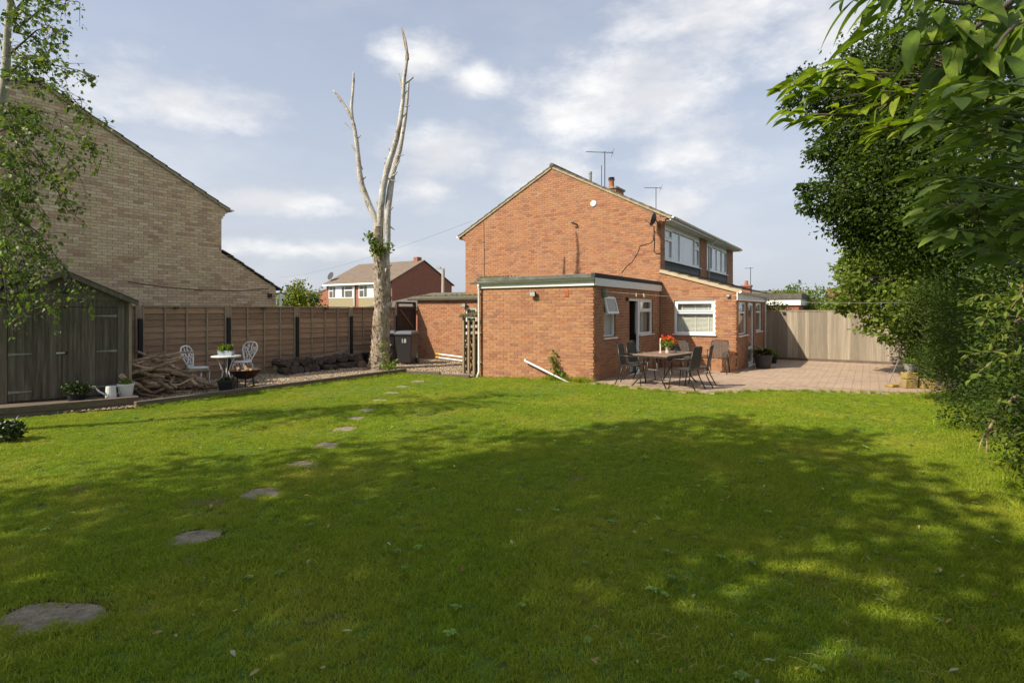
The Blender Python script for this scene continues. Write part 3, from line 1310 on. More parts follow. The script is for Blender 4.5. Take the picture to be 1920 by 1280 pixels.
# clover and plantain rosettes
wd = []
for i in range(4):
    mb = MB()
    r = random.Random(200 + i)
    for k in range(9):
        a = 2 * math.pi * k / 9 + r.uniform(-.3, .3)
        ln_ = r.uniform(.025, .05)
        d_ = Vector((math.cos(a), math.sin(a), 0))
        s_ = Vector((-d_.y, d_.x, 0)) * ln_ * .28
        z_ = Vector((0, 0, .024))
        k0 = len(mb.v)
        mb.v += [tuple(z_), tuple(z_ + d_ * ln_ * .55 + s_ + Vector((0, 0, .012))), tuple(z_ + d_ * ln_ + Vector((0, 0, .004))), tuple(z_ + d_ * ln_ * .55 - s_ + Vector((0, 0, .012)))]
        mb.f += [(k0, k0 + 1, k0 + 2), (k0, k0 + 2, k0 + 3)]
        mb.t += [.5, .5]
    wd.append(proto(mb, 'weed', mat('weed_leaf', (.21, .33, .06), .6, .3, 9, obj_rand=.3)))
wi = NR.choice(len(pts), 230, replace=False)
scatter('lawn_weeds', pts[wi], rot[wi], NR.uniform(.5, 1.1, 230), wd, 'small broad-leaved weeds dotted through the lawn', 'weeds')

# gravel stones
M_PEB = mat('pebble', (.52, .40, .27), .9, .4, 30, .2, 90, col2=(.16, .13, .10), obj_rand=.45)
pebs = []
for i in range(5):
    r = random.Random(i)
    mb = MB()
    mb.lathe((0, 0, 0), [(.003, -.008), (.012 * r.uniform(.8, 1.2), -.003), (.013 * r.uniform(.8, 1.2), .004), (.006, .010)], 6)
    mb.v = [(x * r.uniform(.8, 1.5), y * r.uniform(.8, 1.2), z * r.uniform(.8, 1.2)) for x, y, z in mb.v]
    pebs.append(proto(mb, 'pebble', M_PEB))
gx = NR.uniform(-13.6, -8.9, 42000)
gy = NR.uniform(3.0, 14.5, 42000)
k = in_poly_np(gx, gy, GRAVEL)
gx, gy = gx[k], gy[k]
gp = np.stack([gx, gy, gz_np(gx, gy) + .024], 1)
scatter('gravel', gp, NR.uniform(0, 6.28, (len(gp), 3)), NR.uniform(.7, 1.7, len(gp)), pebs, 'loose tan and grey gravel in the bed by the fence', 'gravel')

# fallen leaves and dry stalks on the lawn
lv, lf = long_leaf(.2, .1, 3)
nl = 260
d = 2.2 + 9 * NR.rand(nl) ** 1.4
s = NR.uniform(-.9, 1.0, nl) * d
s = np.where(NR.rand(nl) < .45, np.abs(s), s)
fx, fy = CF.x * d + CR.x * s, CF.y * d + CR.y * s
k = in_poly_np(fx, fy, LAWN) & (fx < 1.5)
fx, fy = fx[k], fy[k]
pos = np.stack([fx, fy, gz_np(fx, fy) + .03 + NR.rand(len(fx)) * .008], 1)
fw = rand_dirs(len(pos))
fw[:, 2] *= .25
M_FALL = mat('fallen_leaf', (0, 0, 0), .7, .2, 8, attr='tone', ramp=[(.10, .05, .02), (.22, .12, .04), (.33, .24, .07), (.20, .24, .12), (.34, .34, .24)])
stamp('fallen_leaves', lv, lf, frames(pos, fw, rand_dirs(len(pos)) * .3 + np.array([0, 0, 1.0]), NR.uniform(.025, .062, len(pos))), M_FALL,
      kind='stuff', label='scattered dry and green leaves lying on the lawn', cat='leaves')
st = MB()
for i in range(60):
    q = onG(random.uniform(1150, 1800), random.uniform(1080, 1275))
    a = random.uniform(0, 3.14)
    ln = random.uniform(.03, .09)
    v = Vector((math.cos(a), math.sin(a), random.uniform(-.08, .08))) * ln
    q.z = .036
    st.tube([q, q + v * .5 + Vector((0, 0, .006)), q + v], .0011, 4)
st.build('dry_stalks', mat('dry_stalk', (.42, .40, .16), .8, .3, 20), kind='stuff', label='pale dry grass stalks strewn on the shaded lawn', cat='stalks')

# ================================================================== THE BRICK HOUSE
UX, NY = (1, 0, 0), (0, -1, 0)           # walls facing the camera side
UY, NX = (0, 1, 0), (1, 0, 0)            # walls facing the patio
house = thing('brick_house', (XR, YG, 0), 'red brick semi-detached house with a flat-roofed extension and a lean-to', 'house')
ET = 2.33
LE = XR - XEL
brick_wall(house, 'extension_front_wall', (XEL, YE, 0), UX, NY, LE, ET, [], M_RED, M_MORT, singles=300, near=LE)


def yx(px, X):
    return onX(px, X).y


w1 = (yx(1132, XR) - YE, yx(1153.5, XR) - YE, 1.04, 2.09)
dr = (yx(1179.5, XR) - YE, yx(1200, XR) - YE, -.2, 2.06)
w2 = (yx(1200, XR) - YE, yx(1223.5, XR) - YE, 1.03, 2.06)
LS = YG - YE
brick_wall(house, 'extension_side_wall', (XR, YE, 0), UY, NX, LS, ET, [w1, dr, w2], M_RED, M_MORT,
           lintels=[(w1[0] - .1, w1[1] + .1, 2.09, 2.315), (dr[0] - .1, w2[1] + .1, 2.06, 2.285)])
brick_wall(house, 'extension_left_wall', (XEL, YG, 0), (0, -1, 0), (-1, 0, 0), LS, ET, [], M_RED, M_MORT)
# inside of the extension seen through the door
MB((XEL, YG - .12, 0), UX, NY).box(.1, LE - .1, 0, .02, -.2, 2.3).build('inner_wall', M_ROOM, house)
MB((XEL, YE, 0), UX, NY).box(.1, LE - .1, -LS + .1, -.1, -.2, -.06).build('inner_floor', mat('vinyl_floor', (.16, .14, .12), .5, .2, 6), house)
MB((XEL, YE, 0), UX, NY).box(.03, LE - .03, -LS + .03, -.03, ET, ET + .02).build('ceiling', M_ROOM, house)
cab = MB((XR - .14, YE + dr[1], 0), UY, NX)
cab.box(-.22, .5, -.6, -.06, -.05, .87)
co = cab.build('kitchen_unit', mat('cream_unit', (.62, .58, .48), .5, .05, 3), house, bevel=.006)
MB((XR - .14, YE + dr[1], 0), UY, NX).box(-.25, .52, -.63, -.04, .87, .91).build('worktop', M_BLACK, co)
MB().lathe((XR - .42, YE + dr[1] + .02, .91), [(.07, 0), (.08, .02), (.075, .12), (.05, .2), (.02, .215)], 14).build('kettle', M_BLACK, co, smooth=True)
# flat roof: fascia boards, felt kerb, roof deck
R0 = Vector((XEL - .05, YE - .05, 0))
fx1, fy1 = XR + .06, YG - .02
deck = MB((0, 0, 0), UX, (0, 1, 0)).box(XEL - .03, XR + .03, YE - .03, YG - .02, ET + .02, 2.53).build('flat_roof', M_FELT, house)
MB((XEL - .05, YE - .03, 0), UX, NY).box(0, fx1 - XEL + .05, 0, .03, ET - .015, 2.50).build('fascia_board', M_FASCIA, house, bevel=.004)
MB((XR + .03, YE - .06, 0), UY, NX).box(0, fy1 - YE + .06, 0, .032, ET - .015, 2.505).build('fascia_board', M_FASCIA, house, bevel=.004)
kb = MB((XEL - .06, YE - .05, 0), UX, NY)
kb.box(0, XR - XEL + .12, -.10, .03, 2.502, 2.60)
kb.build('felt_kerb', mat('grey_felt', (.15, .155, .135), .9, .4, 5, .3, 90, dirt=((.27, .27, .18), 4, .5, .7, .6)), house, bevel=.01)
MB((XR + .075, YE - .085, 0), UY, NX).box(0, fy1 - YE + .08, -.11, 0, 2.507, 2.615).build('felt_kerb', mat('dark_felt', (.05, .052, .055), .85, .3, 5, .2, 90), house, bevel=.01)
ms = MB()
for i in range(70):
    t = random.random() ** 1.6
    p = Vector((XEL + .02 + t * 1.1, YE - .03 + random.uniform(0, .1), 2.595))
    ms.lathe(p, [(.01, -.02), (.035 * random.uniform(.6, 1.3), .0), (.03, .02), (.008, .04 * random.uniform(.6, 1.5))], 6)
ms.build('moss', M_MOSS, deck, kind='stuff')
gutter(house, (XEL - .22, YE - .062, 2.475), (XR + .05, YE - .062, 2.495), NY, r=.052)
dpp = MB()
dx = XEL + .03
dpp.tube([(dx, YE - .11, 2.43), (dx, YE - .11, 2.36), (dx, YE - .085, 2.28), (dx, YE - .085, .06), (dx - .01, YE - .16, gz(dx, YE) - .02)], .034, 10)
dpp.build('downpipe', M_WHITE2, house, smooth=True)
for zz in (2.2, 1.1, .3):
    MB((dx, YE, 0), UX, NY).box(-.045, .045, .0, .09, zz, zz + .03).build('pipe_clip', M_WHITE2, house)
# waste pipe, vent brick, floodlight and sensor on the front
a, b = onY(984, YE - .10, 676), onG(1068, 718, -.03)
b.y = min(b.y, YE - .11)
MB().tube([a + Vector((.0, .12, .02)), a + Vector((-.015, .03, .02)), a, a.lerp(b, .5), b], .024, 10).build('waste_pipe', M_WHITE, house, smooth=True)
v = onY(1063, YE, 550)
vb = MB((v.x, YE, v.z), UX, NY)
vb.box(-.055, .055, 0, .02, -.075, .075)
for i in range(4):
    vb.box(-.045, .045, .02, .026, -.06 + i * .033, -.045 + i * .033)
vb.build('air_brick', mat('orange_brick', (.45, .13, .05), .8, .15, 20), house)


def floodlight(parent, p, n, u, s=1.0, m=M_DARK):
    mb = MB(p, u, n)
    mb.box(-.02 * s, .02 * s, 0, .08 * s, -.03 * s, .03 * s)
    mb.prism([(-.085 * s, -.07 * s), (.085 * s, -.07 * s), (.075 * s, .06 * s), (-.075 * s, .06 * s)], .06 * s, .13 * s)
    o = mb.build('floodlight', m, parent, bevel=.006)
    MB(p, u, n).box(-.07 * s, .07 * s, .131 * s, .136 * s, -.058 * s, .045 * s).build('lamp_glass', mat('lamp_glass', (.6, .62, .6), .12, .2, 15, spec=.7, metal=.4), o)
    return o


floodlight(house, onY(1003, YE, 551), NY, UX)
# windows and door of the side wall
w1o = (XR, YE + w1[0], w1[2])
h1 = w1[3] - w1[2]
wa = window(house, w1o, UY, NX, w1[1] - w1[0], h1, rows=[(0, h1 * .58)], open_vent=(0, 1), back='frost', leaf_frames=())
# the top vent stands open, hinged at the top
wv = w1[1] - w1[0]
hv = h1 * .42
tilt = Matrix.Rotation(R(20), 3, 'Y')
vs = MB()
B = Vector((XR - .02, YE + w1[0], w1[3] - .03))


def vp(a, c, t):
    q = Matrix.Rotation(R(-15), 3, 'Y') @ Vector((t, 0, -c))
    return B + Vector((q.x, a, q.z))


def vbox(mb, a0, a1, c0, c1, t0, t1):
    mb.hexa([vp(a0, c0, t0), vp(a1, c0, t0), vp(a1, c0, t1), vp(a0, c0, t1), vp(a0, c1, t0), vp(a1, c1, t0), vp(a1, c1, t1), vp(a0, c1, t1)])


for q in ((.02, .075, 0, hv), (wv - .075, wv - .02, 0, hv), (.075, wv - .075, 0, .055), (.075, wv - .075, hv - .055, hv)):
    vbox(vs, q[0], q[1], q[2], q[3], -.02, .03)
vs.build('open_vent', M_WHITE, wa, bevel=.005)
vg = MB()
vbox(vg, .07, wv - .07, .05, hv - .05, 0, .012)
vg.build('pane', M_FROST, wa)
d0 = YE + dr[0]
fr = MB((XR, d0, 0), UY, NX)
dw = dr[1] - dr[0]
fr.box(0, .05, -.09, -.03, -.08, 2.06).box(dw - .07, dw, -.09, -.03, -.08, 2.06).box(.05, dw - .07, -.09, -.03, 1.99, 2.06)
df = fr.build('door_frame', M_WHITE, house, bevel=.005)
MB((XR, d0, 0), UY, NX).box(-.02, dw, -.10, .06, -.14, -.06).build('door_sill', M_WHITE, df, bevel=.005)
# the door leaf folded inwards against the far jamb, with its handle
dl = MB((XR - .09, d0 + .05, 0), (-1, 0, 0), (0, -1, 0))
dl.box(0, .72, 0, .045, -.05, 1.98)
do = dl.build('door', M_WHITE, house, bevel=.005)
MB((XR - .09, d0 + .004, 0), (-1, 0, 0), (0, -1, 0)).box(.10, .62, 0, .004, 1.0, 1.85).build('pane', GLASS, do)
MB((XR - .09, d0 + .004, 0), (-1, 0, 0), (0, -1, 0)).box(.60, .72, .02, .05, .98, 1.0).build('handle', M_DARK, do)
h2 = w2[3] - w2[2]
window(house, (XR, YE + w2[0], w2[2]), UY, NX, w2[1] - w2[0], h2, rows=[(0, h2 * .66)], back='curtain', leaf_frames=((0, 1),))
# washing line reel, outside light, rain pipe at the inner corner
p = onX(1130, XR, 549)
rl = MB((XR, p.y, p.z), UY, NX)
rl.box(-.085, .085, 0, .12, -.11, .09)
rl.build('washing_line_reel', mat('green_box', (.20, .24, .17), .6, .3, 9), house, bevel=.03)
p = onX(1174, XR, 561)
MB((XR, p.y, p.z), UY, NX).box(-.05, .05, 0, .07, -.05, .05).build('sensor', M_DARK, house, bevel=.015)
MB().tube([(XR + .05, YG - .07, 2.4), (XR + .05, YG - .07, gz(XR, YG))], .02, 8).build('waste_pipe', mat('brown_pipe', (.30, .20, .13), .6, .2, 5), house, smooth=True)

# ---- gable wall and roof
W = XR - XL
MID = W / 2
gt = Top([(0, EAVE), (MID, RIDGE), (W, EAVE)])
brick_wall(house, 'gable_wall', (XL, YG, 0), UX, NY, W, RIDGE, [], M_RED, M_MORT, top=gt, z0=1.9)
pit = (RIDGE - EAVE) / MID
for sx, x0 in ((-1, XL), (1, XR)):                      # corbelled brick feet of the gable
    cb = MB((0, YG, 0), UX, NY)
    for i in range(4):
        e = .075 * (i + 1)
        zz = EAVE - .34 + i * .075
        cb.box(x0 - (e if sx < 0 else .0), x0 + (0 if sx < 0 else e), -.2, .006, zz, min(zz + .072, EAVE - e * pit + .02), random.random())
    cb.build('brick_corbel', M_RED, house)
YN = yx(1374, XR)                                        # far end of the pair of houses
ov = .34
EL = Vector((XL - ov, 0, EAVE - ov * pit + .02))
ER = Vector((XR + ov, 0, EAVE - ov * pit + .02))
RT = Vector((XL + MID, 0, RIDGE + .02))
F0, F1 = Vector((0, YG - .06, 0)), Vector((0, YN + .15, 0))
tile_slope(house, EL + F0, EL + F1, RT + F0, RT + F1, 13, M_TILE)
tile_slope(house, ER + F0, ER + F1, RT + F0, RT + F1, 13, M_TILE)
rd = MB()
y = YG - .06
while y < YN:
    rd.tube([RT + Vector((0, y, .045)), RT + Vector((0, y + .44, .045))], .085, 8)
    y += .45
rd.build('ridge_tiles', M_TILE, house, smooth=False)
vg_ = MB()
for E in (EL, ER):
    dvec = (RT - E)
    nn = Vector((-dvec.z, 0, dvec.x)).normalized()
    if nn.z < 0:
        nn = -nn
    for t in range(1):
        a, b = E + Vector((0, YG - .045, 0)) - nn * .005, RT + Vector((0, YG - .045, 0)) - nn * .005
        vg_.hexa([a - nn * .05, b - nn * .05, b - nn * .05 + Vector((0, .06, 0)), a - nn * .05 + Vector((0, .06, 0)), a + nn * .03, b + nn * .03, b + nn * .03 + Vector((0, .06, 0)), a + nn * .03 + Vector((0, .06, 0))])
vg_.build('verge', M_VERGE, house)
# soffit, fascia and gutter along both eaves
for E, s in ((EL, -1), (ER, 1)):
    xw = XL if s < 0 else XR
    MB((0, 0, 0), UX, (0, 1, 0)).box(min(xw, E.x - s * .02), max(xw, E.x - s * .02), YG + .04, YN, E.z - .09, E.z - .075).build('soffit', M_FASCIA, house)
    MB((0, 0, 0), UX, (0, 1, 0)).box(min(E.x - s * .03, E.x), max(E.x - s * .03, E.x), YG - .03, YN, E.z - .10, E.z + .03).build('fascia_board', M_FASCIA, house)
    gutter(house, (E.x, YG - .04, E.z + .02), (E.x, YN, E.z - .02), (s, 0, 0), r=.055)
# upper wall towards the patio
zu0, zu1 = 2.6, EAVE - ov * pit - .06
ya, yb, yc, yd, ye = yx(1246, XR), yx(1312.5, XR), yx(1325, XR), yx(1363, XR), YN
for y0, y1 in ((YG, ya), (yb, yc), (yd, ye)):
    brick_wall(house, 'brick_pier', (XR, y0, 0), UY, NX, y1 - y0, zu1, [], M_RED, M_MORT, z0=zu0)
MB((XR - .35, YG + .12, 0), UY, NX).box(0, YN - YG - .15, -.05, 0, -.2, zu1).build('inner_wall', M_ROOM, house)
MB((XL, YG, 0), UX, (0, 1, 0)).box(0, .1, .1, YN - YG, -.2, EAVE).build('front_wall', M_RED, house)
MB((XL, YN, 0), UX, (0, 1, 0)).box(0, W, -.12, 0, -.2, EAVE).prism([(0, EAVE), (W, EAVE), (MID, RIDGE)], -.12, 0).build('party_end_wall', M_RED, house)
zs = 3.36
wz = zu1 - .06 - zs
hp = 4.43 - zs


def upper_window(y0, y1, pxs, **kw):
    cols = [yx(q, XR) - y0 for q in pxs]
    return window(house, (XR, y0 + .01, zs), UY, NX, y1 - y0 - .02, hp, cols=cols, fw=.06, back='curtain', proud=-.02, **kw)


upper_window(ya, yb, (1261, 1276, 1303), rows=[(0, hp * .66), (3, hp * .68)], leaf_frames=((0, 0), (0, 1), (3, 0), (3, 1)))
upper_window(yc, yd, (1336, 1345, 1354), leaf_frames=((0, 0), (3, 0)))
for y0, y1 in ((ya, yb), (yc, yd)):
    MB((XR, y0, 0), UY, NX).box(0, y1 - y0, -.1, -.02, zs + hp, zu1 + .05).build('head_board', M_FASCIA, house)
    z = zu0
    while z < zs - .05:
        b = MB((XR, y0, 0), UY, NX)
        z1 = min(z + .155, zs - .042)
        b.hexa([b.P(0, -.06, z), b.P(y1 - y0, -.06, z), b.P(y1 - y0, -.012, z), b.P(0, -.012, z), b.P(0, -.06, z1), b.P(y1 - y0, -.06, z1), b.P(y1 - y0, -.034, z1), b.P(0, -.034, z1)])
        b.build('cladding_board', M_CLAD, house)
        z += .155
MB().tube([(ER.x + .05, yc + .1, ER.z - .03), (ER.x - .02, yc + .1, ER.z - .14), (XR + .06, yc + .1, ER.z - .34), (XR + .06, yc + .1, 2.75)], .034, 8).build('downpipe', M_FASCIA, house, smooth=True)

# ---- lean-to
LW = XLT - XR
lw0 = onY(1264, YG, 563)
lw1 = onY(1341, YG, 629)
lwin = (lw0.x - XR, lw1.x - XR, lw1.z + .03, lw0.z)
brick_wall(house, 'lean_to_wall', (XR, YG, 0), UX, NY, LW, 2.275, [lwin], M_RED, M_MORT)
brick_wall(house, 'lean_to_gable', (XR, YG, 0), UX, NY, LW, 2.95, [], M_RED, M_MORT, top=Top([(0, 2.93), (LW, 2.33)]), z0=2.275)
lww, lwh = lwin[1] - lwin[0], lwin[3] - lwin[2]
window(house, (XR + lwin[0], YG, lwin[2]), UX, NY, lww, lwh, rows=[(0, lwh * .63)], fw=.07, back='blind', slats=24, leaf_frames=((0, 1),))
LL = YLT - YG
s1 = (yx(1384.5, XLT) - YG, yx(1399.5, XLT) - YG, .97, 1.98)
sd = (yx(1402.5, XLT) - YG, yx(1413.5, XLT) - YG, -.2, 1.98)
s2 = (yx(1417, XLT) - YG, yx(1428, XLT) - YG, 1.0, 1.98)
brick_wall(house, 'lean_to_side_wall', (XLT, YG, 0), UY, NX, LL, 2.2, [s1, sd, s2], M_RED, M_MORT)
for s in (s1, s2):
    window(house, (XLT, YG + s[0], s[2]), UY, NX, s[1] - s[0], s[3] - s[2], rows=[(0, (s[3] - s[2]) * .68)], back='curtain')
dw2 = sd[1] - sd[0]
gd = window(house, (XLT, YG + sd[0], -.06), UY, NX, dw2, 2.03, rows=[(0, .55)], fw=.09, back='curtain', name='glazed_door')
MB((XLT, YG + sd[0], .9), UY, NX).box(.03, .05, -.03, .03, 0, .02).box(.03, .15, .02, .035, 0, .02).build('handle', M_ALU, gd)
# lean-to roof
lt_e = Vector((XLT + .14, 0, 2.30))
lt_t = Vector((XR, 0, 3.0))
A0, A1 = Vector((0, YG - .05, 0)), Vector((0, YLT - .03, 0))
tile_slope(house, lt_e + A0, lt_e + A1, lt_t + A0, lt_t + A1, 8, M_TILE)
sl_ = MB()
nn = Vector((.6, 0, 2.3)).normalized()
a, b = lt_e + Vector((0, YG - .05, -.01)), lt_t + Vector((0, YG - .05, -.01))
sl_.hexa([a - nn * .075, b - nn * .075, b - nn * .075 + Vector((0, .07, 0)), a - nn * .075 + Vector((0, .07, 0)), a + nn * .028, b + nn * .028, b + nn * .028 + Vector((0, .07, 0)), a + nn * .028 + Vector((0, .07, 0))])
sl_.build('bargeboard', mat('cream_board', (.50, .42, .28), .7, .15, 5, dirt=((.3, .27, .18), 6, .52, .7, .5)), house)
MB((XLT + .012, YG - .06, 0), UY, NX).box(0, LL + .02, 0, .03, 2.02, 2.25).build('fascia_board', M_FASCIA, house)
gutter(house, (XLT + .045, YG - .06, 2.28), (XLT + .045, YLT - .02, 2.22), NX)
MB().tube([(XLT + .10, YLT - .3, 2.2), (XLT + .10, YLT - .3, 2.1), (XLT + .06, YLT - .3, 2.0), (XLT + .06, YLT - .3, -.05)], .034, 8).build('downpipe', M_WHITE2, house, smooth=True)
floodlight(house, onY(1366, YG, 554), NY, UX, .6)

# ---- fixtures of the gable
p = onY(1113, YG, 382)
MB().lathe((0, 0, 0), [(.11, 0), (.11, .02), (.09, .04), (.05, .045)], 18).build('round_vent', M_WHITE, house, smooth=False).data.transform(Matrix.Translation((p.x, YG, p.z)) @ Matrix.Rotation(R(90), 4, 'X'))
p = onY(1082, YG, 421)
MB().tube([(p.x, YG, p.z), (p.x, YG - .1, p.z), (p.x - .13, YG - .17, p.z + .06)], .028, 8).build('wall_bracket', M_DARK, house)
p = onY(1230, YG - .3, 412)
ds = MB()
nd_ = Vector((-.95, -.12, .3)).normalized()
s_ = nd_.cross(Vector((0, 0, 1))).normalized()
q_ = s_.cross(nd_)
rings = []
for i in range(7):
    r = .23 * i / 6
    dd = .11 * (i / 6) ** 2
    rings.append([p + nd_ * dd + (s_ * math.cos(2 * math.pi * j / 20) * r * .85 + q_ * math.sin(2 * math.pi * j / 20) * r) for j in range(20)])
for i in range(6):
    for j in range(20):
        ds.poly([rings[i][j], rings[i][(j + 1) % 20], rings[i + 1][(j + 1) % 20], rings[i + 1][j]])
dish = ds.build('satellite_dish', mat('dish_grey', (.06, .065, .075), .5, .2, 5), house, smooth=True)
MB().tube([(p.x, p.y, p.z), (p.x + .05, YG - .1, p.z - .2), (p.x + .05, YG, p.z - .2)], .018, 6).tube([p + q_ * -.22, p + nd_ * .33 - q_ * .08], .012, 6).build('dish_arm', M_DARK, dish)
cb = []
for q in ((1226, 424), (1227, 455), (1226, 472), (1230, 475), (1238, 475)):
    cb.append(onY(q[0], YG - .02, q[1]))
MB().tube(cb, .012, 5).build('cable', M_BLACK, house)
cb = [onY(a, YG - .018, b) for a, b in ((1224, 440), (1225, 450), (1219, 456), (1200, 461), (1196, 473), (1186, 490), (1174, 500), (1165, 512))]
MB().tube(cb, .008, 5).build('cable', M_BLACK, house)
cb = [onY(a, YG - .018, b) for a, b in ((907, 416), (908, 470), (908, 540))]
MB().tube(cb, .009, 5).build('cable', mat('brown_cable', (.13, .07, .05), .7, .2, 5), house)
# chimney, vent pipe and aerials on the ridge
cy = YG + 5.5
RX = XL + MID
ch = MB((RX, cy, 0), UX, NY).box(-.3, .3, -.45, .45, RIDGE - .4, 6.96).build('chimney_stack', M_RED, house)
MB((RX, cy, 0), UX, NY).box(-.36, .36, -.51, .51, 6.96, 7.04).build('chimney_slab', M_CONC, ch)
for dy in (-.2,):
    pp = MB().lathe((RX, cy + dy, 7.04), [(.14, 0), (.12, .05), (.11, .30), (.13, .32), (.12, .36)], 14).build('chimney_pot', M_TERRA, ch, smooth=False)
    if dy < 0:
        MB().lathe((RX, cy + dy, 7.38), [(.03, 0), (.15, .02), (.15, .04), (.10, .05), (.10, .08), (.14, .09), (.13, .12), (.02, .14)], 12).build('cowl', M_DARK, ch)
MB().lathe((RX, onX(1107, RX).y, RIDGE), [(.06, 0), (.06, .42), (.075, .44), (.06, .52)], 10).build('vent_pipe', mat('grey_pipe', (.27, .27, .27), .6, .2, 6), house)


def aerial(px, top, elems, boom, ang, name='tv_aerial'):
    y = onX(px, RX).y
    mb = MB()
    mb.tube([(RX, y, RIDGE - .1), (RX, y, top)], .018, 6)
    d = Vector((math.cos(ang), math.sin(ang), 0))
    s = Vector((-d.y, d.x, 0))
    c = Vector((RX, y, top - .04))
    mb.tube([c - d * boom * .7, c + d * boom * .3], .012, 6)
    for i in range(elems):
        q = c + d * boom * (-.7 + i / (elems - 1))
        l = .10 + .07 * i / elems
        mb.tube([q - s * l, q + s * l], .006, 4)
    for l in (.12, .2):
        q = c + d * boom * .3
        mb.tube([q - s * l + Vector((0, 0, l * .7)), q, q + s * l + Vector((0, 0, l * .7))], .006, 4)
        mb.tube([q - s * l - Vector((0, 0, l * .7)), q, q + s * l - Vector((0, 0, l * .7))], .006, 4)
    return mb.build(name, M_DARK, house)


aerial(1134, 8.46, 12, 1.15, R(40))
aerial(1230, 8.2, 8, .9, R(40))
MB().tube([(RX, onX(1128, RX).y, RIDGE - .1), (RX, onX(1128, RX).y, 7.8)], .014, 6).build('aerial_mast', M_DARK, house)

# ================================================================== GARAGE, GATE AND BUILDINGS BEYOND
YA = 14.40
XA = -13.50
gar = thing('flat_roof_garage', (XA, YA, 0), 'low red brick garage with a mossy flat roof beside the wooden gate', 'garage')
gw = (onY(872, YA).x - XA, onY(893, YA).x - XA, .72, 1.80)
brick_wall(gar, 'front_wall', (XA, YA, 0), UX, NY, XEL - XA, 2.1, [gw], M_RED, M_MORT)
window(gar, (XA + gw[0], YA, gw[2]), UX, NY, gw[1] - gw[0], gw[3] - gw[2], rows=[(0, .78)], back='curtain')
MB((XA, YA, 0), UX, NY).box(0, .1, -3.0, -.1, -.2, 2.1).box(.1, XEL - XA, -3.0, -2.9, -.2, 2.1).build('rear_walls', M_RED, gar)
MB((XA, YA, 0), UX, NY).box(-.3, XEL - XA, -3.1, .05, 2.1, 2.22).build('flat_roof', mat('mossy_felt', (.17, .17, .13), .95, .4, 9, .6, 60, dirt=((.12, .12, .05), 5, .45, .65, .8)), gar)
ms = MB()
for i in range(160):
    p = Vector((XA + random.uniform(-.2, XEL - XA), YA + random.uniform(-.02, .4), 2.215))
    ms.lathe(p, [(.01, -.02), (.05 * random.uniform(.5, 1.3), 0), (.04, .02), (.01, .05 * random.uniform(.5, 1.5))], 6)
ms.build('moss', M_MOSS, gar, kind='stuff')
gutter(gar, (XA - .35, YA - .055, 2.14), (XEL - .02, YA - .055, 2.13), NY, r=.06)
floodlight(gar, onY(873.5, YA, 572), NY, UX)

# gate between fence and garage
gate = thing('wooden_gate', (XF, 13.4, 0), 'dark brown ledged and braced wooden gate between fence and garage', 'gate')
GY0, GY1 = 13.44, 14.38
for i in range(9):
    y0 = GY0 + .06 + i * .093
    MB((XF - .02, y0, 0), UY, NX).box(.003, .09, -.02, 0, .05, 1.86).build('board', M_GATE, gate)
for z in (.25, 1.02, 1.75):
    MB((XF, GY0 + .06, 0), UY, NX).box(.02, .80, -.018, .015, z, z + .1).build('ledge', M_GATE, gate)
bz = MB((XF, GY0 + .06, 0), UY, NX)
bz.prism([(.04, 1.75), (.14, 1.75), (.78, 1.12), (.68, 1.12)], -.016, .012)
bz.build('brace', mat('gate_brace', (.16, .10, .065), .9, .3, 8, stretch=(10, 10, .6)), gate)
bz = MB((XF, GY0 + .06, 0), UY, NX)
bz.prism([(.04, 1.02), (.14, 1.02), (.78, .35), (.68, .35)], -.016, .012)
bz.build('brace', M_GATE, gate)
for y0 in (GY0 - .02, GY1 - .1):
    MB((XF, y0, 0), UY, NX).box(0, .08, -.08, .02, -.2, 1.95).build('gate_post', M_GATE, gate)
MB((XF, GY0, 0), UY, NX).box(-.02, .92, -.05, .01, 1.95, 2.02).build('gate_lintel', M_GATE, gate)


def plain_house(name, label, x0, x1, y0, y1, eave, ridge, m, roof, axis='X', extra=None):
    """a far house as a thing with walls, roof and what extra() adds"""
    h = thing(name, (x0, y0, 0), label, 'house')
    wb = MB((0, 0, 0), UX, (0, 1, 0))
    wb.box(x0, x1, y0, y1, -.3, eave)
    my, mx = (y0 + y1) / 2, (x0 + x1) / 2
    g_ = MB()
    if axis == 'X':                                       # ridge along X, gables at x0 and x1
        g_.o = Vector((0, 0, 0))
        g_.u, g_.n = Vector((0, 1, 0)), Vector((1, 0, 0))
        g_.prism([(y0, eave), (y1, eave), (my, ridge)], x0, x1)
        e0, e1 = Vector((x0 - .1, y0 - .35, eave - .15)), Vector((x1 + .1, y0 - .35, eave - .15))
        f0, f1 = Vector((x0 - .1, y1 + .35, eave - .15)), Vector((x1 + .1, y1 + .35, eave - .15))
        r0, r1 = Vector((x0 - .1, my, ridge + .06)), Vector((x1 + .1, my, ridge + .06))
    else:
        g_.u, g_.n = Vector((1, 0, 0)), Vector((0, 1, 0))
        g_.prism([(x0, eave), (x1, eave), (mx, ridge)], y0, y1)
        e0, e1 = Vector((x0 - .35, y0 - .1, eave - .15)), Vector((x0 - .35, y1 + .1, eave - .15))
        f0, f1 = Vector((x1 + .35, y0 - .1, eave - .15)), Vector((x1 + .35, y1 + .1, eave - .15))
        r0, r1 = Vector((mx, y0 - .1, ridge + .06)), Vector((mx, y1 + .1, ridge + .06))
    k = len(wb.v)
    wb.v += g_.v
    wb.f += [tuple(k + j for j in q) for q in g_.f]
    wb.t += g_.t
    wb.build('wall', m, h)
    rf = MB()
    for a, b in ((e0, e1), (f0, f1)):
        up = Vector((0, 0, .08))
        rf.hexa([a, b, r1, r0, a + up, b + up, r1 + up, r0 + up])
    rf.build('roof', roof, h)
    return h


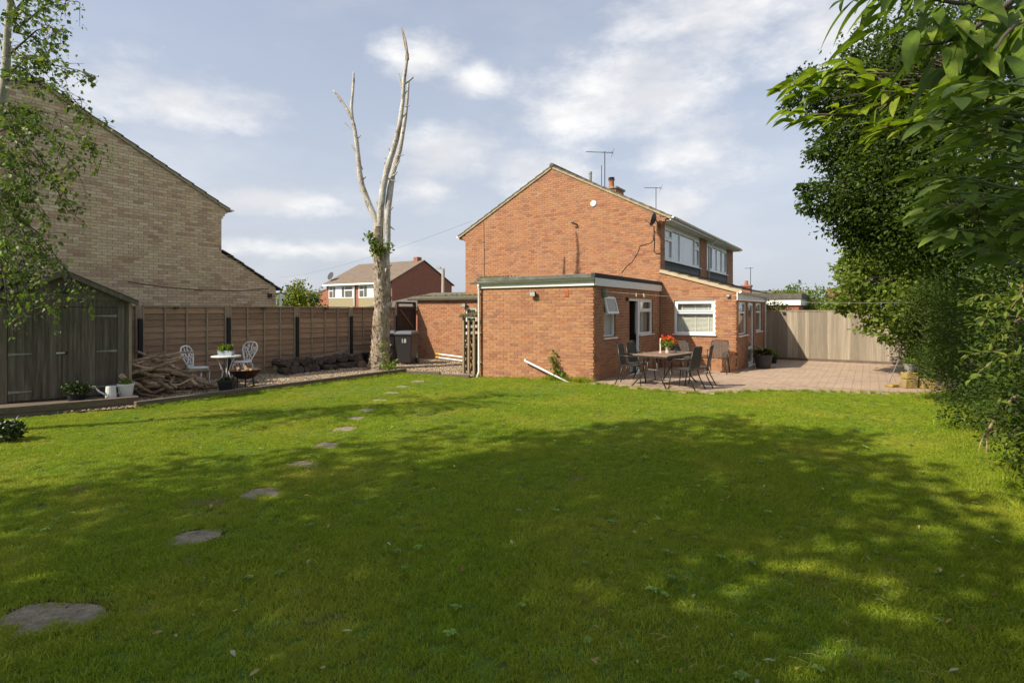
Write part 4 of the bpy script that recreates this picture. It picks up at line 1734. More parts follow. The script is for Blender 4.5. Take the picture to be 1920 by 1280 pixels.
def brick_tex(name, c1, c2, mortar):
    """far-off brickwork: courses too small to tell apart"""
    m = bpy.data.materials.new(name)
    m.use_nodes = True
    N, L = m.node_tree.nodes, m.node_tree.links
    geo = N.new('ShaderNodeNewGeometry')
    sp = N.new('ShaderNodeSeparateXYZ')
    L.new(geo.outputs['Position'], sp.inputs[0])
    ad = N.new('ShaderNodeMath')
    L.new(sp.outputs['X'], ad.inputs[0])
    L.new(sp.outputs['Y'], ad.inputs[1])
    cb_ = N.new('ShaderNodeCombineXYZ')
    L.new(ad.outputs[0], cb_.inputs[0])
    L.new(sp.outputs['Z'], cb_.inputs[1])
    bt = N.new('ShaderNodeTexBrick')
    bt.inputs['Scale'].default_value = 1
    bt.inputs['Brick Width'].default_value = .225
    bt.inputs['Row Height'].default_value = .075
    bt.inputs['Mortar Size'].default_value = .006
    bt.inputs['Color1'].default_value = (*c1, 1)
    bt.inputs['Color2'].default_value = (*c2, 1)
    bt.inputs['Mortar'].default_value = (*mortar, 1)
    L.new(cb_.outputs[0], bt.inputs['Vector'])
    b = N['Principled BSDF']
    b.inputs['Roughness'].default_value = .9
    L.new(bt.outputs['Color'], b.inputs['Base Color'])
    return m


M_FARB = brick_tex('far_red_brick', (.36, .11, .065), (.26, .085, .055), (.30, .19, .14))
M_FARR = mat('far_roof', (.20, .155, .12), .9, .3, 1.5, .3, 20, stretch=(1, 3, 3))
fc = at(735, HOR, 49)
fx0 = onY(612, fc.y).x
fy1_ = onX(847, fc.x).y
far = plain_house('distant_house', 'distant red brick house with white windows seen behind the dead tree', fx0, fc.x, fc.y, fy1_, 4.4, 6.45, M_FARB, M_FARR)
FY = fc.y
zt, zb_ = 4.25, 2.95
pier = [(612, 617), (665, 673), (733.5, 735)]


def fx_(px):
    return onY(px, FY).x


for a, b in ((617, 665), (673, 733)):
    xa, xb = fx_(a), fx_(b)
    f = MB((xa, FY, 0), UX, NY)
    f.box(0, xb - xa, 0, .05, 2.9, 4.2)
    pw = f.build('window', M_WHITE, far)
    L_ = xb - xa
    for t0, t1, za, zb2 in ((.03, .16, 3.0, 3.6), (.03, .16, 3.7, 4.0), (.18, .27, 3.0, 4.0), (.52, .62, 3.0, 4.0), (.65, .92, 3.0, 3.62), (.65, .92, 3.72, 4.0)):
        MB((xa, FY, 0), UX, NY).box(L_ * t0, L_ * t1, .05, .06, za, zb2).build('pane', mat('far_pane', (.14, .14, .14), .15, .3, 2, spec=.6), pw)
    MB((xa, FY, 0), UX, NY).box(0, L_, 0, .03, -.3, 2.88).build('tile_hanging', mat('buff_cladding', (.36, .31, .19), .9, .2, 6, stretch=(1, 1, 8)), far)
MB((fx0, FY, 0), UX, NY).box(-.1, fc.x - fx0 + .1, .3, .42, 4.12, 4.28).build('gutter', M_WHITE, far)
MB().tube([(fx_(666), FY - .1, 4.2), (fx_(666), FY - .1, 2.2)], .06, 8).build('downpipe', M_FASCIA, far)
MB((fx_(752), (FY + fy1_) / 2, 0), UX, NY).box(-2.2, -1.7, -.3, .3, 6.2, 6.9).build('chimney', M_FARB, far)
MB().lathe((0, 0, 0), [(.02, 0), (.25, .05), (.42, .16)], 14).build('satellite_dish', M_DARK, far).data.transform(Matrix.Translation((fx0 + .3, FY + .4, 5.1)) @ Matrix.Rotation(R(70), 4, 'X'))
# side wing beyond its left end
wx0, wx1 = onY(594, FY + 1.5).x, fx0 - .02
wg = MB((0, FY + 1.5, 0), UX, NY)
wg.prism([(wx0, -.3), (wx1, -.3), (wx1, 4.25), (wx0, 3.5)], -4, 0)
wg.build('side_wing', M_FARB, far)
wg = MB((0, FY + 1.45, 0), UX, NY)
wg.prism([(wx0 - .15, 3.45), (wx1, 4.27), (wx1, 4.4), (wx0 - .15, 3.58)], -4.1, 0)
wg.build('wing_roof', M_FARR, far)

# low outbuilding with a grey pitched roof beyond the gate
ob = thing('low_outbuilding', (-18, 18.6, 0), 'low outbuilding with grey pitched roof and white gutter beyond the gate', 'outbuilding')
ox0, ox1 = onY(688, 19.0).x, onY(868, 19.0).x
MB((0, 0, 0), UX, (0, 1, 0)).box(ox0 + .2, ox1 - .2, 19.0, 23.0, -.3, 1.85).build('wall', M_FARB, ob)
rf = MB()
e = [Vector((ox0, 18.8, 1.88)), Vector((ox1, 18.8, 1.88)), Vector((ox1, 23.2, 1.88)), Vector((ox0, 23.2, 1.88))]
r_ = [Vector((ox0 + 2.6, 21, 2.62)), Vector((ox1 - 1.0, 21, 2.62))]
rf.poly([e[0], e[1], r_[1], r_[0]])
rf.poly([e[2], e[3], r_[0], r_[1]])
rf.poly([e[3], e[0], r_[0]])
rf.poly([e[1], e[2], r_[1]])
rf.poly(e[::-1])
rf.build('roof', M_TILE2, ob)
gutter(ob, (ox0, 18.78, 1.9), (ox1, 18.78, 1.9), NY, r=.07)
MB((ox0, 18.79, 0), UX, NY).box(0, ox1 - ox0, -.03, 0, 1.74, 1.87).build('fascia_board', M_FASCIA, ob)

# lamp post
lp_ = at(831, 540, 30)
post = thing('lamp_post', (lp_.x, lp_.y, -.3), 'pale concrete lamp post standing behind the mossy garage roof', 'lamp post')
MB().lathe((lp_.x, lp_.y, -.3), [(.12, 0), (.11, 2), (.085, 4.2), (.08, 4.32)], 10).build('column', mat('pale_concrete', (.45, .40, .31), .9, .2, 9), post)
MB((lp_.x, lp_.y, 4.0), tuple(-CR), tuple(CF)).box(-.05, .28, -.05, .05, .02, .09).box(.16, .40, -.09, .09, .03, .16).build('lantern', mat('lantern_grey', (.6, .6, .6), .4, .1, 5), post)

# the clothes line with two pegs
cl = thing('clothes_line', onX(1130, XR + .1, 549), 'thin clothes line stretched from the green reel across the patio', 'clothes line')
a = onX(1130, XR + .12, 546)
b = at(1712, 567, 13.6)
pts_ = []
for i in range(25):
    t = i / 24
    q = a.lerp(b, t)
    q.z -= .10 * 4 * t * (1 - t)
    pts_.append(q)
MB().tube(pts_, .003, 5).build('line', mat('cream_cord', (.62, .60, .5), .6, .1, 5), cl)
for t, an in ((.105, 0), (.128, .5)):
    q = a.lerp(b, t)
    q.z -= .10 * 4 * t * (1 - t)
    d = Vector((math.sin(an) * .5, 0, -1)).normalized()
    tag(MB().tube([q + Vector((0, 0, .025)), q + d * .06], .011, 6).build('clothes_peg', mat('peg', (.65, .60, .42), .7, .1, 8)), 'cream peg clipped on the clothes line', 'peg', 'pegs on the clothes line')

# ================================================================== BUFF HOUSE ON THE LEFT
XB = -15.4
byr = onX(415, XB).y
bya = 4.25
bl0 = bya - (byr - bya)
bh = thing('buff_brick_house', (XB, byr, 0), 'buff brick house gable rising behind the panel fence and shed', 'house')
BE, BR = 4.68, 6.80
blean_y = yx(517, XB)
brick_wall(bh, 'gable_wall', (XB, bl0, 0), UY, NX, byr - bl0, BR, [], M_BEIGE, M_MORT2, top=Top([(0, BE), (bya - bl0, BR), (byr - bl0, BE)]), z0=.2, singles=300, near=byr - bl0 - 2.0)
brick_wall(bh, 'lean_to_wall', (XB, byr, 0), UY, NX, blean_y - byr, 3.4, [], M_BEIGE, M_MORT2, top=Top([(0, 3.36), (blean_y - byr, 2.42)]), z0=.2)
MB((XB, bl0, 0), UY, NX).box(0, byr - bl0, -9, -.1, -.3, BE - .1).build('house_body', M_BEIGE, bh)
bp = (BR - BE) / (byr - bya)
o_ = .22
for s, yy in ((1, byr), (-1, bl0)):
    e0 = Vector((XB + .05, yy + s * o_, BE - o_ * bp + .03))
    r0 = Vector((XB + .05, bya, BR + .03))
    dv = Vector((-9, 0, 0))
    tile_slope(bh, e0, e0 + dv, r0, r0 + dv, 13, M_TILE2)
    v_ = MB()
    nn = Vector((0, -(r0 - e0).z, (r0 - e0).y)).normalized()
    if nn.z < 0:
        nn = -nn
    v_.hexa([e0 - nn * .05, r0 - nn * .05, r0 - nn * .05 - Vector((.05, 0, 0)), e0 - nn * .05 - Vector((.05, 0, 0)), e0 + nn * .03, r0 + nn * .03, r0 + nn * .03 - Vector((.05, 0, 0)), e0 + nn * .03 - Vector((.05, 0, 0))])
    v_.build('verge', M_VERGE, bh)
cb = MB((XB, byr, 0), UY, NX)
for i in range(4):
    cb.box(0, .05 * (i + 1), -.2, .006, BE - .34 + i * .075, BE - .27 + i * .075, random.random())
cb.build('brick_corbel', M_BEIGE, bh)
gutter(bh, (XB + .1, byr + o_, BE - .07), (XB - 8.9, byr + o_, BE - .1), UY, r=.055)
e0 = Vector((XB + .05, blean_y + .2, 2.42 - .1))
r0 = Vector((XB + .05, byr, 3.42))
tile_slope(bh, e0, e0 + dv, r0, r0 + dv, 6, M_TILE2)
gutter(bh, (XB + .25, blean_y + .2, 2.28), (XB - 6, blean_y + .2, 2.25), UY, r=.055)
MB().tube([(XB + .06, blean_y + .12, 2.25), (XB + .06, blean_y + .12, .2)], .04, 8).build('downpipe', M_WHITE, bh, smooth=True)
MB((XB, blean_y, 0), UY, NX).box(-.28, -.18, 0, .09, 2.12, 2.24).build('junction_box', M_DARK, bh)
MB().tube([onX(240, XB + .03, 528), onX(300, XB + .02, 537), onX(380, XB + .02, 544), onX(450, XB + .02, 545), onX(503, XB + .03, 541)], .008, 5).build('cable', M_BLACK, bh)
MB((XB, blean_y, 0), UY, NX).box(-1.5, 0, -5, -.1, -.3, 2.3).build('lean_to_body', M_BEIGE, bh)

# ================================================================== FENCES
fence = thing('panel_fence', (XF, 5.5, 0), 'brown overlap panel fence with black posts behind the gravel', 'fence')
PY = [1.62, 3.60, 5.56, 7.55, 9.52, 11.44, 13.40]
for y0, y1 in zip(PY, PY[1:]):
    a, b = y0 + .045, y1 - .045
    fr = MB((XF, a, 0), UY, NX)
    Lp = b - a
    fr.box(0, .045, 0, .02, .06, 1.80).box(Lp - .045, Lp, 0, .02, .06, 1.80)
    fr.box(.0, Lp, -.03, .03, 1.801, 1.835)
    for t in (.25, .5, .75):
        fr.box(Lp * t - .02, Lp * t + .02, 0, .018, .06, 1.80)
    pn = fr.build('fence_panel', M_BATT, fence, bevel=.003)
    z = .06
    while z < 1.79:
        h_ = min(.165, 1.80 - z)
        bd = MB((XF, a, 0), UY, NX)
        w_ = random.uniform(-.006, .006)
        bd.hexa([bd.P(0, -.03, z), bd.P(Lp, -.03, z + w_), bd.P(Lp, -.002, z + w_), bd.P(0, -.002, z), bd.P(0, -.045, z + h_), bd.P(Lp, -.045, z + h_ + w_), bd.P(Lp, -.026, z + h_ + w_), bd.P(0, -.026, z + h_)])
        bd.build('board', M_WOODG, pn)
        z += .145
for y in PY:
    MB((XF, y - .04, 0), UY, NX).box(0, .08, -.07, .015, -.3, 1.82).build('post', M_BATT, fence)
    MB((XF + .018, y - .042, 0), UY, NX).box(0, .084, 0, .05, -.3, 1.54).build('post_sleeve', M_POST, fence)
for y in (6.3, 8.5, 10.5):
    MB((XF + .03, y, 0), UY, NX).box(-.05, .05, 0, .05, 1.76, 1.80).build('fence_light', M_DARK, fence)

rf_ = thing('closeboard_fence', (XLT, YLT, 0), 'tall pale vertical board fence at the end of the patio', 'fence')
x = XLT + .02
while x < 4.2:
    bw = random.uniform(.105, .135)
    b = MB((x, YLT, 0), UX, NY)
    t = random.uniform(-.01, .012)
    b.o = b.o + Vector((0, random.uniform(-.006, .012), 0))
    b.hexa([b.P(0, 0, .02), b.P(bw + .02, 0, .02), b.P(bw + .02, .012, .02), b.P(0, .022, .02), b.P(0, 0, 1.68 + t), b.P(bw + .02, 0, 1.68 + t), b.P(bw + .02, .012, 1.68 + t), b.P(0, .022, 1.68 + t)])
    b.build('board', M_WOODR, rf_)
    x += bw
MB((XLT, YLT, 0), UX, NY).box(.02, 7.2, -.03, .035, 1.695, 1.73).build('capping_rail', M_WOODR, rf_)
MB((XLT, YLT, 0), UX, NY).box(.02, 7.2, -.03, .03, -.3, .018).build('gravel_board', mat('damp_board', (.17, .13, .10), .9, .3, 8), rf_)
for x in (XLT + .6, XLT + 2.9):
    MB((x, YLT, 0), UX, NY).box(0, .09, .024, .09, 1.60, 1.67).build('fence_light', M_DARK, rf_)

# ================================================================== SHED
SU = Vector((.3007, .9537, 0)).normalized()
SN = Vector((SU.y, -SU.x, 0))
S1 = Vector((-11.56, 4.61, 0))
SW = 1.93
SO = S1 - SU * SW
shed = thing('garden_shed', SO, 'weathered grey-green timber shed with double doors on a sleeper plinth', 'shed')
ZF, ZE, ZA = .17, 1.92, 2.40
MB(SO, SU, SN).box(.01, SW - .01, -2.4, -.03, ZF - .1, ZE - .02).build('shed_body', M_SHED, shed)


def shed_boards(u0, u1, z0, z1, n0, n1, parent, cnt):
    for i in range(cnt):
        a = u0 + (u1 - u0) * i / cnt
        b = u0 + (u1 - u0) * (i + 1) / cnt
        MB(SO, SU, SN).box(a + .002, b - .002, n0, n1 + random.uniform(-.002, .002), z0, z1).build('board', M_SHED, parent)


d0_, dm, d1_ = .225, SW / 2, SW - .225
for a, b in ((.0, d0_ - .006), (d1_ + .006, SW)):
    pn = MB(SO, SU, SN).box(a, b, -.03, -.012, ZF, 1.80).build('front_panel', M_SHED, shed)
    shed_boards(a, b, ZF, 1.80, -.012, 0, pn, 2)
for a, b, hinge in ((d0_, dm - .004, 1), (dm + .004, d1_, -1)):
    dd = MB(SO, SU, SN).box(a, b, -.03, -.006, ZF + .02, 1.775).build('door', M_SHED, shed)
    shed_boards(a, b, ZF + .02, 1.775, -.006, .008, dd, 7)
    hx = a if hinge > 0 else b
    for z in (1.62, .98, .34):
        hb = MB(SO, SU, SN)
        hb.prism([(hx, z - .022), (hx + hinge * .30, z - .008), (hx + hinge * .30, z + .008), (hx, z + .022)], .011, .016)
        hb.build('hinge', mat('galv_hinge', (.30, .32, .30), .5, .4, 20, metal=.4), dd)
MB(SO, SU, SN).box(dm - .03, dm + .03, .011, .03, ZF + .04, 1.75).build('cover_strip', M_SHED, shed)
MB(SO, SU, SN).box(dm - .12, dm + .04, .031, .045, .965, .99).build('bolt', M_ALU, shed)
MB(SO, SU, SN).box(dm + .0, dm + .04, .045, .075, .95, 1.0).build('padlock', M_BLACK, shed)
z = 1.785
k_ = (ZA - ZE) / (SW / 2)
while z < ZA - .06:
    z1 = min(z + .135, ZA - .02)
    i0 = max(0, (z - ZE) / k_)
    i1 = max(0, (z1 - ZE) / k_)
    b = MB(SO, SU, SN)
    b.hexa([b.P(i0, -.03, z), b.P(SW - i0, -.03, z), b.P(SW - i0, .01, z), b.P(i0, .01, z), b.P(i1, -.03, z1), b.P(SW - i1, -.03, z1), b.P(SW - i1, -.006, z1), b.P(i1, -.006, z1)])
    b.build('gable_board', M_SHED, shed)
    z += .137
for s in (0, 1):
    b = MB(SO, SU, SN)
    ee = (-.10, ZE - .10 * k_) if s == 0 else (SW + .10, ZE - .10 * k_)
    rr = (SW / 2, ZA)
    b.prism([ee, rr, (rr[0], rr[1] + .035), (ee[0], ee[1] + .035)], -2.5, .10)
    b.build('roof', M_SHEDR, shed)
    b = MB(SO, SU, SN)
    b.prism([(ee[0], ee[1] - .07), (rr[0], rr[1] - .07), (rr[0], rr[1] + .005), (ee[0], ee[1] + .005)], .101, .12)
    b.build('bargeboard', M_SHED, shed)
b = MB(SO, SU, SN)
b.prism([(SW / 2 - .05, ZA - .06), (SW / 2, ZA - .18), (SW / 2 + .05, ZA - .06), (SW / 2 + .03, ZA + .06), (SW / 2, ZA + .10), (SW / 2 - .03, ZA + .06)], .121, .14)
b.build('finial', M_SHED, shed)
MB(SO, SU, SN).box(SW / 2 - .07, SW / 2 + .07, .0, .09, 2.03, 2.11).build('solar_lamp', M_BLACK, shed, bevel=.01)
MB(S1, SU, SN).box(-.045, .0, -.03, .03, ZF, 1.86).build('corner_post', M_BATT, shed)
# sleeper plinth
pl_ = thing('sleeper_plinth', SO + SN * .6, 'two-course sleeper plinth with a boarded step in front of the shed', 'plinth')
for z in (-.06, .062):
    MB(SO, SU, SN).box(-.9, SW + .06, .48, .62, z, z + .118).build('sleeper', M_SLEEP, pl_, bevel=.01)
for i in range(4):
    MB(SO, SU, SN).box(-.9, SW + .05, .02 + i * .117, .13 + i * .117, .12, .158).build('deck_board', M_SLEEP, pl_, bevel=.004)
MB(SO, SU, SN).box(SW - .06, SW + .06, -.4, .476, -.06, .118).build('sleeper', M_SLEEP, pl_, bevel=.01)
MB(SO, SU, SN).box(-.9, SW - .08, -.3, .45, -.06, .10).build('plinth_core', M_EARTH, pl_)


def small_leaves(root, c, r, n, size, m, name='leaves', up=1.0):
    pos = np.array(c) + rand_dirs(n) * NR.rand(n, 1) ** .5 * np.array(r)
    out = pos - np.array(c) + np.array([0, 0, .6 * up * r[2]])
    return leaves(name, pos, out, size, m, root, droop=-.2)


def pot(name, c, r0, r1, h, m, label, cat='plant pot', soil=True, group=None, square=False):
    t = thing(name, c, label, cat, group)
    sd = 4 if square else 22
    mb = MB()
    prof = [(r0, 0), (r1 * .97, h * .86), (r1 * 1.06, h * .87), (r1 * 1.06, h), (r1 * .94, h), (r1 * .9, h * .88)]
    mb.lathe(c, prof, sd)
    mb.build('pot', m, t, smooth=False)
    if soil:
        MB().lathe((c[0], c[1], c[2] + h * .86), [(.01, 0), (r1 * .9, .004), (r1 * .88, .01), (.01, .02)], sd).build('soil', mat('soil', (.05, .035, .025), .95, .4, 30), t)
    return t


# things in front of the shed
c = tuple(SO + SU * 1.12 + SN * .28 + Vector((0, 0, .158)))
t = pot('trough_planter', c, .11, .14, .13, M_BLACK, 'black planter with dark leafy plant in front of the shed doors', square=False)
small_leaves(t, (c[0], c[1], c[2] + .20), (.22, .22, .12), 420, .055, M_DARKL)
c = SO + SU * 1.60 + SN * .30 + Vector((0, 0, .158))
wc = thing('watering_can', c, 'white metal watering can standing on the shed step', 'watering can')
MB().lathe(c, [(.085, 0), (.088, .01), (.075, .20), (.07, .205), (.06, .205)], 18).build('can_body', M_WIRON, wc, smooth=False)
MB().tube([c - SU * .07 + Vector((0, 0, .05)), c - SU * .15 + Vector((0, 0, .11)), c - SU * .23 + Vector((0, 0, .21))], [.017, .014, .011], 8).build('spout', M_WIRON, wc, smooth=True)
MB().lathe(c - SU * .24 + Vector((0, 0, .20)), [(.012, 0), (.03, .025), (.03, .03)], 12).build('rose', M_WIRON, wc)
MB().tube([c + SU * .06 + Vector((0, 0, .19)), c + SU * .13 + Vector((0, 0, .2)), c + SU * .15 + Vector((0, 0, .12)), c + SU * .08 + Vector((0, 0, .05))], .008, 6).build('handle', M_WIRON, wc, smooth=True)
c = SO + SU * 1.83 + SN * .18 + Vector((0, 0, .158))
t = pot('white_tub', tuple(c), .10, .13, .22, M_WIRON, 'white tub planter beside the watering can at the shed corner')
small_leaves(t, (c.x, c.y, c.z + .24), (.09, .09, .05), 90, .05, M_ELDER)
# white-flowered plant at the edge of the lawn
c = onG(12, 828)
pl = thing('white_flowered_plant', c, 'low dark plant with small white flowers at the lawn edge by the shed', 'plant')
small_leaves(pl, (c.x, c.y, .12), (.20, .20, .15), 520, .06, M_DARKL)
n_ = 60
pos = np.array([c.x, c.y, .25]) + NR.normal(size=(n_, 3)) * np.array([.12, .12, .03])
stamp('flowers', *LEAF4, frames(pos, rand_dirs(n_), rand_dirs(n_) * .4 + np.array([0, 0, 1.0]), NR.uniform(.02, .035, n_), 1.4), mat('white_petal', (.75, .72, .70), .7, .1, 9), pl)
MB().tube([(c.x, c.y, -.02), (c.x, c.y, .2)], .012, 5).build('stem', M_BARK, pl)

# ---- pile of bare branches beside the shed
rg = random.Random(21)
pile_c = onG(300, 742)
for i in range(46):
    ly = i / 46
    base = pile_c + Vector((rg.uniform(-.55, .25), rg.uniform(-.5, .75), 0))
    if base.x > EDGE_A.x - .2:
        base.x = EDGE_A.x - .2 - rg.random() * .3
    z = .05 + .80 * ly * max(.2, 1 - max(0, base.y - pile_c.y) * 1.0 - max(0, pile_c.y - base.y) * .4)
    ang = rg.gauss(math.pi / 2 - .1, .75)
    ln = rg.uniform(.5, 1.25)
    d = Vector((math.cos(ang), math.sin(ang), rg.uniform(-.55, .4)))
    r0 = rg.uniform(.022, .06)
    sd = Vector((-d.y, d.x, 0))
    p = []
    for k in range(6):
        t = k / 5 - .5
        p.append(base + Vector((0, 0, z)) + d * ln * t + sd * (rg.uniform(-.04, .04)) + Vector((0, 0, rg.uniform(-.025, .025))))
    for q in p:
        q.z = max(q.z, r0 + .015)
        if q.x > EDGE_A.x - .1:
            q.x = EDGE_A.x - .1
    br = MB().tube(p, [r0 * (1.1 - .1 * k) for k in range(6)], 7, jitter=.12).build('bare_branch', M_DRIFT, smooth=True)
    if rg.random() < .4:
        q = p[2]
        MB().tube([q, q + Vector((rg.uniform(-.15, .15), rg.uniform(-.1, .2), rg.uniform(.05, .18)))], [r0 * .6, r0 * .3], 6).build('side_shoot', M_DRIFT, br, smooth=True)
    e_ = (p[0] - p[1]).normalized()
    MB().tube([p[0] - e_ * .004, p[0] + e_ * .006], r0 * 1.02, 7).build('cut_face', M_LOGEND, br)
    tag(br, 'crooked bare branch in the heap beside the shed', 'branch', 'branches heaped beside the shed')

# ---- dark logs along the fence
def log(a, b, r, label, group=None, m=M_LOG, endm=M_LOGEND, cat='log'):
    a, b = Vector(a), Vector(b)
    o = MB().tube([a, a.lerp(b, .33), a.lerp(b, .66), b], [r * random.uniform(.9, 1.1) for _ in range(4)], 10, jitter=.09).build('log', m, smooth=False)
    u = (b - a).normalized()
    MB().tube([a - u * .003, a + u * .004], r * .86, 10).build('cut_face', endm, o)
    return tag(o, label, cat, group)


M_LOGGREY = mat('grey_log_end', (.14, .12, .10), .95, .4, 30, .3, 60)
for i in range(26):
    y = 8.75 + 2.35 * (i % 13) / 12 + rg.uniform(-.06, .06)
    lay = i // 13
    r = rg.uniform(.07, .12)
    z = .02 + r + lay * .17
    x = XF + .28 + rg.uniform(0, .1)
    a = Vector((x + rg.uniform(.35, .55) - lay * .15, y + rg.uniform(-.12, .12), z))
    log(a, (x - .1, y + rg.uniform(-.1, .1), z + rg.uniform(0, .03)), r, 'blackened old log stacked along the panel fence', 'old logs along the fence', endm=M_LOGGREY if i % 4 else M_LOG)
log((XF + .95, 11.05, .14), (XF + .55, 11.3, .14), .13, 'thick short log with pale cut end by the black tub', endm=mat('mid_log_end', (.26, .18, .11), .9, .4, 25))
plank_o = plank(onX(500, XF + .32) * Vector((1, 1, 0)) if False else Vector((XF + .34, 8.6, 0)), Vector((XF + .16, 11.1, 0)), .03, .13, 0, m=M_BATT, name='loose_board')
tag(plank_o, 'long loose board lying on the old logs by the fence', 'board')
for v in plank_o.data.vertices:
    t = (v.co.y - 8.7) / 3.0
    v.co.z += .12 + .34 * max(0, min(1, t))

# black tub by the fence
tb = onG(673, 686)
t = thing('black_tub', (XF + .85, 11.85, .02), 'black plastic tub between the logs and the dead tree', 'tub')
mb = MB()
mb.lathe((XF + .62, 11.75, .02), [(.24, 0), (.29, .34), (.32, .35), (.32, .39), (.29, .39), (.27, .3)], 4)
mb.rotz(R(45), (XF + .62, 11.75))
mb.build('tub', M_BLACK, t, bevel=.01)
MB((XF + .62, 11.75, .30), UX, NY).box(-.23, .23, -.23, .23, 0, .02).build('lid', M_BLACK, t)


# ---- wheelie bins
def wheelie(c, rz, label, digits=None):
    t = thing('wheelie_bin', c, label, 'wheelie bin', None, rz)
    b = MB()
    def ring(w, d, z, dy=0):
        return [Vector((-w, -d + dy, z)), Vector((w, -d + dy, z)), Vector((w, d + dy, z)), Vector((-w, d + dy, z))]
    a, q = ring(.22, .24, .06, .02), ring(.28, .33, .96)
    b.hexa(a + q)
    local_part('body', b, M_BIN, t, bevel=.02)
    r = MB()
    r.hexa(ring(.295, .345, .93) + ring(.295, .345, .975))
    local_part('rim', r, M_BIN, t, bevel=.006)
    l = MB()
    l.hexa(ring(.295, .355, .978) + ring(.24, .27, 1.06, .03))
    local_part('lid', l, M_BINL, t, bevel=.02)
    h = MB()
    h.tube([(-.22, .35, 1.0), (-.22, .42, 1.0), (.22, .42, 1.0), (.22, .35, 1.0)], .017, 8)
    local_part('handle', h, M_BIN, t)
    for s in (-1, 1):
        w = MB()
        w.tube([(s * .24, .25, .1), (s * .29, .25, .1)], .1, 16)
        local_part('wheel', w, M_BLACK, t)
    if digits:
        cu = bpy.data.curves.new('bin_number', 'FONT')
        cu.body = digits
        cu.size = .18
        cu.align_x = 'CENTER'
        cu.extrude = .002
        tmp = bpy.data.objects.new('tmp', cu)
        COL.objects.link(tmp)
        bpy.context.view_layer.update()
        me = bpy.data.meshes.new_from_object(tmp.evaluated_get(bpy.context.evaluated_depsgraph_get()))
        bpy.data.objects.remove(tmp)
        me.materials.clear()
        me.materials.append(mat('number_white', (.75, .74, .70), .6, .1, 20))
        o = bpy.data.objects.new('number', me)
        COL.objects.link(o)
        o.parent = t
        o.location = (.02, -.312, .70)
        o.rotation_euler = (R(95), 0, 0)
    return t


b1 = onG(748, 686)
wheelie((b1.x, b1.y + .35, .02), R(22), 'dark grey wheelie bin numbered 18 beside the gate', '18')
b2 = onG(722, 684)
t = wheelie((b2.x - .12, b2.y + .2, .02), R(40), 'dark grey wheelie bin half hidden behind the dead tree')
lb = MB()
lb.hexa([Vector(p) for p in ((.04, -.318, .60), (.16, -.318, .60), (.16, -.308, .60), (.04, -.308, .60), (.04, -.322, .64), (.16, -.322, .64), (.16, -.31, .64), (.04, -.31, .64))])
local_part('sticker', lb, MATS['number_white'], t)

# ---- log store beside the extension
LSX0, LSX1 = XEL - .52, XEL - .10
ls = thing('log_store', (LSX0, YE - .1, -.05), 'narrow timber log store with a mossy roof beside the white downpipe', 'log store')
for x in (LSX0, (LSX0 + LSX1) / 2 - .03, LSX1 - .06):
    MB((x, YE - .12, 0), UX, NY).box(0, .06, -.05, 0, -.12, 1.52).build('post', M_STORE, ls)
for x in (LSX0, LSX1 - .06):
    MB((x, YE + .95, 0), UX, NY).box(0, .06, -.05, 0, -.12, 1.62).build('post', M_STORE, ls)
for z in (.0, .75):
    MB((LSX0, YE - .12, 0), UX, NY).box(.0, LSX1 - LSX0, -.1, -.052, z, z + .06).build('rail', M_STORE, ls)
for i in range(8):
    MB((LSX0, YE - .1, 0), UX, NY).box(-.02, .0, -1.1, -.05, .05 + i * .18, .15 + i * .18).build('side_slat', M_STORE, ls)
rr = MB((LSX0, YE - .2, 0), UX, NY)
rr.hexa([rr.P(-.07, .0, 1.53), rr.P(.48, .0, 1.53), rr.P(.48, -1.3, 1.66), rr.P(-.07, -1.3, 1.66), rr.P(-.07, .0, 1.57), rr.P(.48, .0, 1.57), rr.P(.48, -1.3, 1.70), rr.P(-.07, -1.3, 1.70)])
ro = rr.build('roof', M_FELT, ls)
ms = MB()
for i in range(120):
    q = Vector((LSX0 + random.uniform(-.06, .46), YE - .2 + random.random() * 1.2, 0))
    q.z = 1.565 + (q.y - YE + .2) * .1
    ms.lathe(q, [(.01, -.02), (.05 * random.uniform(.5, 1.2), 0), (.04, .025), (.01, .05)], 6)
ms.build('moss', M_MOSS, ro, kind='stuff')
MB((LSX0 - .5, YE - .14, 0), UX, NY).box(0, .95, 0, .05, -.14, -.01).build('base_board', M_STORE, ls)
M_FIRE = mat('firewood', (.33, .20, .11), .9, .4, 14, .5, 50, col2=(.12, .08, .05))
for i in range(34):
    z = .04 + .085 * (i // 3) + rg.uniform(0, .03)
    x = LSX0 + .07 + .12 * (i % 3)
    r = rg.uniform(.035, .058)
    o = MB().tube([(x, YE - .02 + rg.uniform(-.04, .05), z + r * .5), (x + rg.uniform(-.02, .02), YE + .4, z + r * .5)], r, 6, jitter=.2).build('firewood_log', M_FIRE)
    MB().tube([Vector(o.data.vertices[0].co) * 0 + Vector((x, o.data.vertices[0].co.y - .002, z + r * .5)), (x, o.data.vertices[0].co.y + .01, z + r * .5)], r * .8, 6).build('cut_face', M_LOGEND, o)
    tag(o, 'split firewood log stacked inside the narrow log store', 'firewood', 'firewood in the log store')

